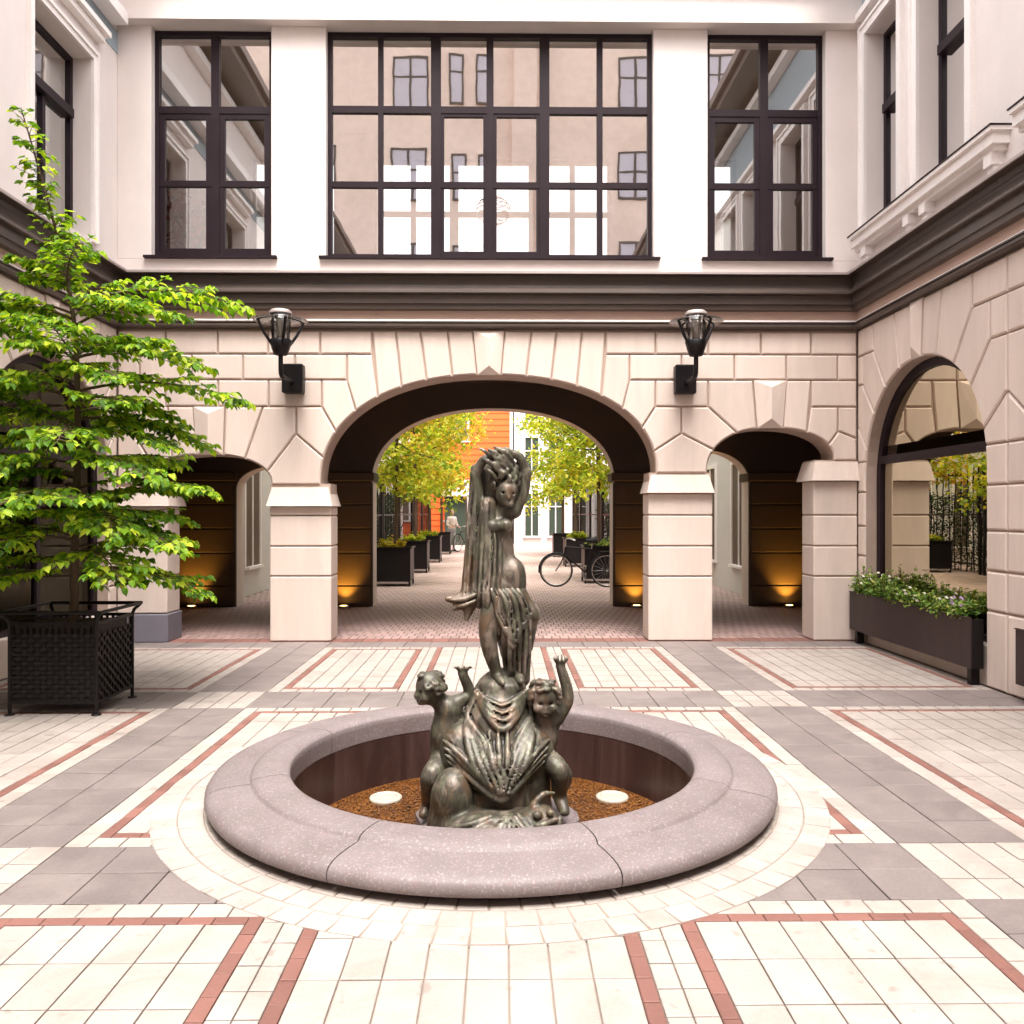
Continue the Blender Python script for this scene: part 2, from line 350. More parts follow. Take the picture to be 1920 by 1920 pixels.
W, G, RB = [], [], []
def inring(x, y, r=1.60): return (x-FX)**2+(y-FY)**2 < r*r
def fill(dst, x0, x1, y0, y1, tw, tl, stag=0.0):
    if x1-x0 < 0.02 or y1-y0 < 0.02: return
    nx = max(1, round((x1-x0)/tw)); ny = max(1, round((y1-y0)/tl))
    a, b = (x1-x0)/nx, (y1-y0)/ny
    for i in range(nx):
        for j in range(ny):
            cx, cy = x0+(i+.5)*a, y0+(j+.5)*b
            if not inring(cx, cy): dst.append((cx, cy, a, b, 0.0))
def panel(x0, x1, y0, y1, L=.11, Rr=.11, N=.11, F=.11, rl=True, rr=True, rn=True, rf=True):
    """white field edged by a thin red brick line set in from a white border"""
    r = .058
    xa, xb, ya, yb = x0+L, x1-Rr, y0+N, y1-F
    # white border
    if L: fill(W, x0, xa, y0, y1, .11, .15)
    if Rr: fill(W, xb, x1, y0, y1, .11, .15)
    if N: fill(W, xa, xb, y0, ya, .15, .11)
    if F: fill(W, xa, xb, yb, y1, .15, .11)
    xi0, xi1, yi0, yi1 = xa, xb, ya, yb
    if rl: fill(RB, xa, xa+r, ya, yb, .08, .135); xi0 = xa+r
    if rr: fill(RB, xb-r, xb, ya, yb, .08, .135); xi1 = xb-r
    if rn: fill(RB, xi0, xi1, ya, ya+r, .135, .08); yi0 = ya+r
    if rf: fill(RB, xi0, xi1, yb-r, yb, .135, .08); yi1 = yb-r
    fill(W, xi0, xi1, yi0, yi1, .148, .268)
XS = [(XL, -2.63, 'p'), (-2.63, -2.04, 'g'), (-2.04, 1.86, 'c'), (1.86, 2.47, 'g'), (2.47, XR, 'p')]
YS = [(.57, 3.32, 'n'), (3.32, 3.89, 'g'), (3.89, 6.64, 'm'), (6.64, 7.24, 'g'), (7.24, 9.62, 'f'), (9.62, 10.02, 'e')]
for y0, y1, ky in YS:
    for x0, x1, kx in XS:
        if ky == 'e': fill(G, x0, x1, y0, y1, .305, .40); continue
        if kx == 'g' and ky == 'g': fill(W, x0, x1, y0, y1, .148, .19)
        elif kx == 'g' or ky == 'g': fill(G, x0, x1, y0, y1, .305, .285)
        elif kx == 'c' and ky in 'nf':
            panel(x0, -.825, y0, y1, .11, .085); panel(-.825, .59, y0, y1, .085, .085, 0, 0, rn=False, rf=False); panel(.59, x1, y0, y1, .085, .11)
        else: panel(x0, x1, y0, y1)
lay('paving_tile', W, M['tile_w'], pav)
lay('paving_slab', G, M['tile_g'], pav)
lay('red_border_brick', RB, M['tile_r'], pav, gap=0.003)
# ring of small setts round the fountain
RG = []
for r0, r1, n in ((1.44, 1.565, 76), (1.565, 1.69, 80), (1.69, 1.82, 84)):
    rm = (r0+r1)/2
    for k in range(n):
        t = 2*math.pi*(k+0.5*(n % 3))/n; RG.append((FX+rm*math.cos(t), FY+rm*math.sin(t), r1-r0, 2*math.pi*rm/n, t))
ringbase = MB().lathe([(1.32, -0.01), (1.32, 0.0015), (1.817, 0.0015), (1.817, -0.01)], (FX, FY, 0), 96).build('ring_bedding', M['grout'], pav)
lay('ring_sett', RG, M['tile_w'], pav, gap=0.006, th=0.012, ztop=0.0055)

# brick floor of the passage under the bridge, then the lane behind it
psg = bpy.data.objects.new('passage_paving', None); COL.objects.link(psg); psg['kind'] = 'structure'
MB().add([(-6.4, 10.02, -0.008), (6.0, 10.02, -0.008), (6.0, 60, -0.008), (-6.4, 60, -0.008)], [(0, 1, 2, 3)]).build('joint_bed', M['pgrout'], psg)
PB = []; j = 0; y = 10.30
while y < 14.6:
    x = -6.2 + (0.0 if j % 2 else 0.05)
    while x < 5.8:
        PB.append((x, y+.105, .105, .21, 0.0)); x += .105
    y += .21; j += 1
TH = [(x*.21-6.0, 10.16, .21, .26, 0.0) for x in range(0, 56)]
lay('threshold_brick', TH, M['tile_r'], psg, gap=0.006, th=.008)
lay('passage_brick', PB, M['pbrick'], psg, gap=0.012, th=.008)
LB = []; j = 0; y = 14.6
while y < 44:
    st = .21 if y < 24 else .42
    x = -4.7 + (0.0 if j % 2 else st/4)
    while x < 4.9:
        LB.append((x, y+st/2, st/2, st, 0.0)); x += st/2
    y += st; j += 1
M['lbrick'] = pm('pale_pink_lane_brick', (0.42, 0.31, 0.275), 0.7, var=0.12, fine=0.08, bump=0.15, objrand=0.1)
m = MB()
for cx, cy, wd, ln, _ in LB:
    a, c = wd/2-.005, ln/2-.005; z = rng.uniform(-.002, .001)
    m.add([(cx-a, cy-c, z), (cx+a, cy-c, z), (cx+a, cy+c, z), (cx-a, cy+c, z)], [(0, 1, 2, 3)])
o = m.build('lane_brick_field', M['lbrick'], psg); o['kind'] = 'stuff'

# ------------------------------------------------------------------ fountain basin
fb = thing('fountain_basin', 'round low fountain basin of mauve granite with a broad rounded rim in the courtyard', 'fountain', (FX, FY, 0))
prof = [(r_, z_) for r_, z_ in ((1.42, .040), (1.530, .040), (1.556, .048), (1.565, .066), (1.563, .092), (1.550, .111), (1.520, .125), (1.47, .134), (1.40, .139), (1.345, .1395), (1.339, .141), (1.334, .150), (1.322, .160), (1.295, .168), (1.24, .173), (1.18, .173), (1.150, .166), (1.136, .154), (1.133, .150), (1.130, .12), (1.130, .03))]
nseg = 8
for k in range(nseg):
    a0 = 2*math.pi*k/nseg + 2*math.pi*0.0555 + 0.0022; a1 = a0 + 2*math.pi/nseg - 0.0044
    MB().lathe(prof, (FX, FY, 0), 14, a0, a1, caps=True).build('rim_stone', M['granite'], fb)
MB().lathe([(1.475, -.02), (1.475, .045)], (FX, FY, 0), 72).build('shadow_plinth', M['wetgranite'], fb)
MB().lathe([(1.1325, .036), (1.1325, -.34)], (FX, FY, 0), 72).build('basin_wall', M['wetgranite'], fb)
MB().lathe([(0.0, -.292), (1.14, -.292)], (FX, FY, 0), 48).build('basin_floor', M['gravel'], fb)
# gravel: thousands of small stones, one mass
def gravel():
    ico = bmesh.new(); bmesh.ops.create_icosphere(ico, subdivisions=1, radius=1.0)
    vs = np.array([v.co[:] for v in ico.verts]); fs = [[v.index for v in f.verts] for f in ico.faces]; ico.free()
    r2 = np.random.RandomState(4); n = 15000; V = []; F = []
    for i in range(n):
        r = 1.11*math.sqrt(r2.rand()); t = r2.rand()*6.2832
        sc = np.array([1, .8+.4*r2.rand(), .6])*(0.004+0.006*r2.rand()); ang = r2.rand()*6.28
        c, s_ = math.cos(ang), math.sin(ang); q = vs*sc
        q = np.stack([q[:, 0]*c-q[:, 1]*s_, q[:, 0]*s_+q[:, 1]*c, q[:, 2]], 1)+np.array([FX+r*math.cos(t), FY+r*math.sin(t), -.291+.010*r2.rand()])
        b = len(V)*12; V.append(q); F.extend([[a+b for a in f] for f in fs])
    me = bpy.data.meshes.new('gravel'); me.from_pydata(np.concatenate(V).tolist(), [], F); me.materials.append(M['gravel']); me.update()
    return tag(link('gravel', me), 'rust brown gravel covering the floor of the fountain basin', 'gravel', kind='stuff')
gravel()
for px_, lab in ((-.745, 'round white underwater light in the gravel left of the bronze statue'), (.71, 'round white underwater light in the gravel right of the bronze statue')):
    t = thing('pool_light', lab, 'light', (px_, 5.35, -.300), 'lights set in the fountain gravel')
    MB().lathe([(.070, 0.0), (.104, 0.004), (.104, .028), (.094, .034), (.074, .034), (.070, .024)], (0, 0, 0), 32).build('ring', M['steel'] if False else M['poollens'], t, local=True)
    MB().lathe([(0.0, .030), (.05, .029), (.072, .024)], (0, 0, 0), 32).build('lens', M['poollens'], t, local=True)

# ------------------------------------------------------------------ wall blocks
def poly_area(p): return sum(p[i][0]*p[(i+1) % len(p)][1]-p[(i+1) % len(p)][0]*p[i][1] for i in range(len(p)))/2
def offset_poly(p, d):
    """move every edge of a counter-clockwise outline inwards by d"""
    n = len(p); out = []
    for i in range(n):
        a, b, c = Vector(p[i-1]), Vector(p[i]), Vector(p[(i+1) % n])
        e1 = (b-a); e2 = (c-b)
        if e1.length < 1e-6 or e2.length < 1e-6: out.append(tuple(b)); continue
        e1.normalize(); e2.normalize()
        n1 = Vector((-e1.y, e1.x)); n2 = Vector((-e2.y, e2.x)); s = n1+n2
        den = max(0.35, 1+n1.dot(n2)); q = b + s*(d/den)
        out.append((q.x, q.y))
    return out
def clean(p):
    q = []
    for a in p:
        if not q or (a[0]-q[-1][0])**2+(a[1]-q[-1][1])**2 > 1e-6: q.append(a)
    if (q[0][0]-q[-1][0])**2+(q[0][1]-q[-1][1])**2 < 1e-6: q.pop()
    return q
def block_mesh(poly, to3, name, mat, back=.034, gap=.0095, bev=.014, key=None):
    """stone with chamfered face: outline in wall coordinates, to3(u, v, d) with d = distance behind the face"""
    p = clean(poly)
    if poly_area(p) < 0: p = p[::-1]
    o = offset_poly(p, gap); i = offset_poly(p, gap+bev); n = len(p); m = MB()
    vs = [to3(u, v, 0) for u, v in i]+[to3(u, v, bev) for u, v in o]+[to3(u, v, back) for u, v in o]
    fs = [tuple(range(n))]+[(k, n+k, n+(k+1) % n, (k+1) % n) for k in range(n)]+[(n+k, 2*n+k, 2*n+(k+1) % n, n+(k+1) % n) for k in range(n)]
    if key:   # keystone: the face is cut to a low ridge
        pass
    m.add(vs, fs); return m.mesh(name, mat)
def sup(cx, cz, a, b, u, n=2.2):
    t = min(1.0, abs(u-cx)/a); return cz+b*(1-t**n)**(1/n)

U = 0.0064423                                    # facade drawing unit in metres
def FX_(p): return (p-941)*U
def FZ_(p): return 1.55+(962-p)*U
def P(*pts): return [(FX_(a), FZ_(b)) for a, b in pts]
class Arch:
    """surbased arch whose two springings may lie at different heights"""
    def __init__(s, cx, a, apex, sl, sr, n=2.2): s.cx, s.a, s.ap, s.sl, s.sr, s.n = FX_(cx), a*U, FZ_(apex), FZ_(sl), FZ_(sr), n
    def z(s, x):
        sp = s.sl if x < s.cx else s.sr
        return sup(s.cx, sp, s.a, s.ap-sp, x, s.n)
    def run(s, x0, x1, k=10):
        """points on the curve from x0 to x1 (drawing units), evenly spread in angle"""
        a, b = FX_(x0), FX_(x1)
        t0 = math.acos(max(-1, min(1, (a-s.cx)/s.a))); t1 = math.acos(max(-1, min(1, (b-s.cx)/s.a)))
        return [(s.cx+s.a*math.cos(t0+(t1-t0)*i/k), s.z(s.cx+s.a*math.cos(t0+(t1-t0)*i/k))) for i in range(k+1)]
A_L = Arch(391, 119, 853, 908, 908); A_M = Arch(916.5, 314.5, 703, 907, 886); A_R = Arch(1447, 120, 802, 886, 862)

BL = thing('bridge_building', 'cream rusticated bridge building with three arches and dark framed glazing across the courtyard', 'building', (-.15, 10.2, 0))
YB = 10.07
def f3(u, v, d): return (u, YF-.005+d, v)
# backing wall with the three openings
out = P((224, 1205), (315, 1205), (315, 908))
out[-1] = (FX_(315), FZ_(908)); out += [(FX_(272), FZ_(908))] + A_L.run(272, 510, 28) + P((508, 908), (508, 1205), (620, 1205), (620, 907))
out += A_M.run(602, 1231, 56) + P((1218, 886), (1218, 1205), (1335, 1205), (1335, 886)) + A_R.run(1327, 1567, 28) + P((1530, 862), (1530, 1205), (1611, 1205), (1611, 612), (224, 612))
out = [(u, max(v, 0.0) if v < .05 else v) for u, v in clean(out)]
def prism(poly, y0, y1):
    m = MB(); n = len(poly)
    m.add([(u, y0, v) for u, v in poly]+[(u, y1, v) for u, v in poly], [tuple(range(n)), tuple(range(n, 2*n))[::-1]]+[(k, (k+1) % n, n+(k+1) % n, n+k) for k in range(n)])
    return m
prism(out, YB, 10.45).build('arcade_wall', M['groove'], BL)

B = []     # face blocks as outlines
def blk(*pts, extra=None): B.append(P(*pts) if extra is None else extra)
for xs, y0, y1 in (([224, 313, 410, 504, 601, 698], 620, 665), ([224, 265, 362, 457, 554, 651], 665, 713), ([224, 313, 411, 505, 604], 713, 763),
                   ([1136, 1230, 1329, 1429, 1524, 1611], 620, 664), ([1181, 1279, 1379, 1477, 1574, 1611], 664, 712)):
    for a, b in zip(xs, xs[1:]): blk((a, y1), (b, y1), (b, y0), (a, y0))
for a, b in ((1230, 1329), (1524, 1611)): blk((a, 762), (b, 762), (b, 712), (a, 712))
J = [(698, 709), (742, 753), (788, 800), (839, 848), (887, 895), (946, 939), (997, 987), (1044, 1034), (1092, 1082), (1136, 1128)]
for i in range(9):
    if i == 4: continue
    (t0, b0), (t1, b1) = J[i], J[i+1]
    B.append(A_M.run(b0, b1, 6)+P((t1, 620), (t0, 620)))
def stone(pts_a, arch=None, x0=None, x1=None, pts_b=()):
    B.append(P(*pts_a)+(arch.run(x0, x1, 8) if arch else [])+P(*pts_b))
stone([(698, 665), (651, 665), (651, 716)], A_M, 668, 709)                              # A
stone([(651, 713), (604, 713), (604, 763)], A_M, 631, 668)                              # B
stone([(604, 763), (556, 763), (556, 814)], A_M, 608, 631)                              # C
B.append(A_M.run(602.2, 608, 4)+P((556, 814))+A_L.run(502, 509.8, 4)+P((510, 909), (602, 909)))      # pier head
stone([(556, 814), (556, 763), (495, 763)], A_L, 461, 502)                              # E
stone([(495, 763), (424, 763)], A_L, 421, 461)                                          # F
stone([(365, 763), (317, 763)], A_L, 325, 371)                                          # left of keystone
stone([(317, 763), (268, 763), (240, 790)], A_L, 291, 325)
stone([(268, 763), (224, 763), (224, 909), (272, 909)], A_L, 272.3, 291, [(240, 790)])
stone([(1181, 716), (1181, 664), (1136, 664)], A_M, 1128, 1168)                          # A'
stone([(1230, 762), (1230, 712), (1181, 712)], A_M, 1168, 1204)                          # B'
stone([(1279, 812), (1279, 762), (1230, 762)], A_M, 1204, 1226)                          # C'
B.append(A_M.run(1226, 1230.8, 4)+P((1231, 887), (1327, 887))+A_R.run(1327.2, 1340, 4)+P((1279, 812)))
stone([(1329, 762), (1279, 762), (1279, 812)], A_R, 1340, 1384)
stone([(1414, 712), (1329, 712), (1329, 762)], A_R, 1384, 1421)
stone([(1524, 712), (1477, 712)], A_R, 1470, 1516)
stone([(1575, 808), (1575, 762), (1523, 762)], A_R, 1516, 1556)
blk((1575, 808), (1611, 822), (1611, 762), (1575, 762))
B.append(A_R.run(1556, 1566.8, 4)+P((1567, 863), (1611, 863), (1611, 822), (1575, 808)))
for p in B: link('stone_block', block_mesh(p, f3, 'stone_block', M['stone']), BL)
def keystone(tl, tr, bl, br, arch):
    top = P((tl, 620 if arch is A_M else (763 if arch is A_L else 712)), (tr, 620 if arch is A_M else (763 if arch is A_L else 712)))
    zb = arch.z(arch.cx); x0, x1, b0, b1 = top[0][0]+.006, top[1][0]-.006, FX_(bl)+.006, FX_(br)-.006; zt = top[0][1]-.006
    cx = (b0+b1)/2; yf, ym = YF-.012, YF-.075; zp = zb+(.10 if arch is A_M else .11); zq = zt-.09
    vs = [(x0, yf, zt), (x1, yf, zt), (b1, yf, zb), (b0, yf, zb), (cx, ym, zq), (cx, ym, zp)] + [(x0, YB+.01, zt), (x1, YB+.01, zt), (b1, YB+.01, zb), (b0, YB+.01, zb)]
    MB().add(vs, [(0, 1, 4), (1, 2, 5, 4), (2, 3, 5), (3, 0, 4, 5), (0, 6, 7, 1), (1, 7, 8, 2), (2, 8, 9, 3), (3, 9, 6, 0)]).build('keystone', M['stone'], BL)
keystone(887, 946, 895, 939, A_M); keystone(365, 424, 371, 421, A_L); keystone(1414, 1477, 1421, 1470, A_R)
# piers: courses, base, impost
def pier(x0, x1, ytop, cuts, slate=False, wrap=True):
    zs = [FZ_(c) for c in cuts]
    for za, zb in zip(zs[1:], zs[:-1]):
        if zb-za < .03: continue
        MB().bbox(FX_(x0)-.012 if x0 > 230 else FX_(x0), FX_(x1)+.012 if x1 < 1600 else FX_(x1), YF-.005, 10.44, max(za, 0.0)+.008, zb-.008, .009).build('pier_stone', M['stone'], BL)
def impost(x0, x1, y0, y1):
    a, b, c, d = FX_(x0), FX_(x1), FZ_(y0), FZ_(y1); l = .055 if x0 > 230 else 0; r = .055 if x1 < 1600 else 0
    vs = [(a, YF-.01, c), (b, YF-.01, c), (b+r, YF-.07, d), (a-l, YF-.07, d), (a, 10.47, c), (b, 10.47, c), (b+r, 10.53, d), (a-l, 10.53, d)]
    MB().add(vs, [(0, 1, 2, 3), (4, 7, 6, 5), (0, 4, 5, 1), (3, 2, 6, 7), (0, 3, 7, 4), (1, 5, 6, 2)]).build('impost', M['stone'], BL)
impost(224, 316, 914, 949); impost(512, 617, 914, 949); impost(1221, 1330, 890, 924); impost(1530, 1611, 865, 901)
pier(224, 315, 949, [949, 967, 1024, 1080, 1150]); pier(510, 620, 949, [949, 967, 1024, 1080, 1202.6])
pier(1218, 1335, 924, [924, 966, 1024, 1081, 1202.6]); pier(1530, 1611, 901, [901, 966, 1024, 1081, 1202.6])
MB().bbox(FX_(224), FX_(315)+.03, YF-.03, 10.46, 0.0, FZ_(1150)-.004, .008).build('slate_plinth', M['slate'], BL)

# cornice and string course, mitred at the court's inner corners
PROF = {'flashing': ('flash', [(0, 4.445), (.205, 4.415), (.205, 4.388), (.19, 4.386)]),
        'cornice': ('mould', [(.19, 4.386), (.108, 4.380), (.098, 4.335), (.104, 4.290), (.122, 4.250), (.150, 4.215), (.172, 4.195), (.176, 4.170), (.170, 4.160), (.122, 4.158), (.120, 4.052), (.100, 4.046), (.096, 3.992), (.016, 3.986)]),
        'frieze': ('frieze', [(.016, 3.986), (.016, 3.884)]),
        'highlight_ledge': ('stucco', [(.016, 3.884), (.030, 3.880), (.066, 3.853)]),  # pale colour paints the highlight on this upward-facing slope
        'string_course': ('mould', [(.066, 3.853), (.068, 3.838), (.050, 3.826), (.078, 3.815), (.078, 3.79), (.055, 3.772), (-.02, 3.768)])}
def sweep(prof, kind, y_end=-9.0, wx=None):
    m = MB(); n = len(prof)
    if kind == 'F': vs = [(XL+p, YF-p, z) for p, z in prof]+[(XR-p, YF-p, z) for p, z in prof]
    elif kind == 'R': vs = [(XR-p, YF-p, z) for p, z in prof]+[(XR-p, y_end, z) for p, z in prof]
    else: vs = [(XL+p, y_end, z) for p, z in prof]+[(XL+p, YF-p, z) for p, z in prof]
    return m.add(vs, [(k, k+1, n+k+1, n+k) for k in range(n-1)])
for nm, (mt, pr) in PROF.items(): sweep(pr, 'F').build(nm, M[mt], BL)

# upper storey: sill wall, piers, lintel beam
ZS, ZT = FZ_(487), 7.41
MB().box(XL, XR, YF, 10.40, 4.40, ZS-.004).build('sill_wall', M['stucco'], BL)
WINX = [(287, 510), (612, 1226), (1328, 1551)]
pe = [XL]+[FX_(v) for w_ in WINX for v in w_]+[XR]
for a, b in zip(pe[0::2], pe[1::2]): MB().bbox(a, b, YF, 10.40, ZS-.004, ZT, .006).build('wall_pier', M['stucco'], BL)
MB().box(XL, XR, YF-.145, 10.40, ZT, 7.78).build('lintel_beam', M['stucco'], BL)
MB().box(XL, XR, YF-.22, 10.40, 7.781, 7.86).build('eaves_moulding', M['trim'], BL)
MB().box(-6.4, 6.0, 10.0, 14.2, 8.20, 8.32).build('roof', M['roof'], BL)
MB().box(XL, XR, YF-.02, 10.40, 7.861, 8.20).build('parapet', M['stucco'], BL)
# rear glazing wall and room shell
MB().box(-6.4, 6.0, 13.80, 14.15, 3.9, 4.60).build('rear_sill_wall', M['room'], BL)
for a, b in ((-6.4, -4.15), (-2.75, -2.13), (1.82, 2.46), (3.9, 6.0)): MB().box(a, b, 13.80, 14.15, 4.60, 7.45).build('rear_pier', M['room'], BL)
MB().box(-6.4, 6.0, 13.80, 14.15, 7.45, 8.20).build('rear_lintel', M['room'], BL)
MB().box(-6.4, 6.0, 10.40, 13.80, 4.30, 4.42).build('floor_slab', M['room'], BL)
MB().box(-6.4, 6.0, 10.40, 13.80, 7.80, 7.9).build('ceiling', M['room'], BL)
for x in (-6.5, 6.0): MB().box(x, x+.1, 10.4, 14.15, 3.8, 8.2).build('end_wall', M['room'], BL)

def bar(m, x0, x1, z0, z1, y0=10.165, y1=10.225): m.box(x0, x1, y0, y1, z0, z1)
def glazing(parent, name, xl, xr, cols, thick, ztr, zmid, sash, zb=FZ_(484), zt=ZT-.006, y=10.19, fm='frame', gm='glass', label=None):
    """window > frame, sash bars, panes. cols: inner mullion centres; thick: their widths"""
    fr = 0.052; m = MB()
    m.box(xl, xr, y-.035, y+.04, zt-.055, zt); m.box(xl, xr, y-.035, y+.04, zb, zb+.075)
    m.box(xl, xl+fr, y-.035, y+.04, zb+.075, zt-.055); m.box(xr-fr, xr, y-.035, y+.04, zb+.075, zt-.055)
    wo_ = m.build(name, M[fm], parent)
    if label: wo_['label'] = label
    xe = [xl+fr]; 
    for c, t in zip(cols, thick):
        MB().box(c-t/2, c+t/2, y-.03, y+.035, zb+.075, zt-.055).build('mullion', M[fm], wo_); xe += [c-t/2, c+t/2]
    xe.append(xr-fr)
    zr = [zb+.075, zmid-.036, zmid+.036, ztr-.042, ztr+.042, zt-.055]
    for i in range(0, len(xe), 2):
        a, b = xe[i], xe[i+1]
        MB().box(a, b, y-.026, y+.03, zmid-.036, zmid+.036).build('glazing_bar', M[fm], wo_)
        MB().box(a, b, y-.028, y+.032, ztr-.042, ztr+.042).build('transom', M[fm], wo_)
        s = sash[i//2]
        if s:
            q = MB(); q.box(a, a+s, y-.02, y+.028, zr[0], zr[1]); q.box(b-s, b, y-.02, y+.028, zr[0], zr[1]); q.box(a, a+s, y-.02, y+.028, zr[2], zr[3]); q.box(b-s, b, y-.02, y+.028, zr[2], zr[3])
            q.box(a+s, b-s, y-.02, y+.028, zr[3]-s, zr[3]); q.box(a+s, b-s, y-.02, y+.028, zr[0], zr[0]+s); q.build('sash', M[fm], wo_)
        for z0, z1 in ((zr[0], zr[1]), (zr[2], zr[3]), (zr[4], zr[5])):
            tx, tz = rng.uniform(-.0025, .0025), rng.uniform(-.0025, .0025); cx, cz = (a+b)/2, (z0+z1)/2
            vs = [(u, y+.004+(u-cx)*tx+(v-cz)*tz, v) for u, v in ((a+.001, z0+.001), (b-.001, z0+.001), (b-.001, z1-.001), (a+.001, z1-.001))]
            MB().add(vs, [(0, 1, 2, 3)]).build('pane', M[gm], wo_)
    return wo_
ztr, zmid = FZ_(198), FZ_(340)
glazing(BL, 'window', FX_(287), FX_(510), [FX_(400)], [.10], ztr-.02, zmid, [.065, .065], label='left window of the bridge, two panes wide')
glazing(BL, 'window', FX_(612), FX_(1226), [FX_(v) for v in (711.5, 816, 918.5, 1022, 1127)], [.062, .12, .085, .12, .07], ztr, zmid, [0, 0, .04, .04, 0, 0], label='wide middle window of the bridge, six panes wide')
glazing(BL, 'window', FX_(1328), FX_(1551), [FX_(1440)], [.10], ztr-.02, zmid, [.065, .065], label='right window of the bridge, two panes wide')
for a, b in WINX: MB().box(FX_(a)-.075, FX_(b)+.075, YF-.06, 10.16, ZS-.002, ZS+.026).build('window_sill', M['frame'], BL)
for xl, xr, cols in ((-4.15, -2.75, [-3.45]), (-2.13, 1.82, [-1.48, -.80, -.13, .52, 1.18]), (2.46, 3.9, [3.18])):
    glazing(BL, 'rear_window', xl, xr, cols, [.09 if i % 2 == 0 else .15 for i in range(len(cols))], 6.55, 5.65, [0]*6, zb=4.60, zt=7.45, y=13.95, fm='paleframe', gm='clearglass')
# portico: ceiling, dark rear wall with three arches, end walls
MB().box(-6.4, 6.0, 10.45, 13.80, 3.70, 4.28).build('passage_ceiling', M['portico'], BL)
def rarch(cx, a, zs, za, k=24, n=2.2): return [(cx-a*math.cos(math.pi*i/k), sup(cx, zs, a, za-zs, cx-a*math.cos(math.pi*i/k), n)) for i in range(k+1)]
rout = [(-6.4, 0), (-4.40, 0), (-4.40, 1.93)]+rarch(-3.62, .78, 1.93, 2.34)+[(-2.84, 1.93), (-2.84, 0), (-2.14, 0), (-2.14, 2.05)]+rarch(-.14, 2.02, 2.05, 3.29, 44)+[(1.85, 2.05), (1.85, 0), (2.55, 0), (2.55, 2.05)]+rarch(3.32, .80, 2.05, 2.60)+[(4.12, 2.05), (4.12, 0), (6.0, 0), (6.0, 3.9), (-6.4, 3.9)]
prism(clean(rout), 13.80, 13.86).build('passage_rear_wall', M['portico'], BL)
prism(clean([(u, v) for u, v in rout]), 13.862, 14.25).build('lane_front_wall', M['stone'], BL)
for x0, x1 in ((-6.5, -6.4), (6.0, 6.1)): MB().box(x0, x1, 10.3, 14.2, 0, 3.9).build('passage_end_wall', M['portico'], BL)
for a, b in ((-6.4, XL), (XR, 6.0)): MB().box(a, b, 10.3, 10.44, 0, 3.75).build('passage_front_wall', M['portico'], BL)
# wide joints on the dark rear wall piers
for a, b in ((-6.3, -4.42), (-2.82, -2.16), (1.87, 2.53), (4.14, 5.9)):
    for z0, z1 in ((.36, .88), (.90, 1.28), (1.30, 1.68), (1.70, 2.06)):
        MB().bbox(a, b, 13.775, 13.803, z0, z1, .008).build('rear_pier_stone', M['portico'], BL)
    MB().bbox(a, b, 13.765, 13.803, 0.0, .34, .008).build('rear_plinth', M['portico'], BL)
    MB().bbox(a-.05, b+.05, 13.75, 14.30, 2.08, 2.22, .01).build('rear_impost', M['stone'] if False else M['portico'], BL)

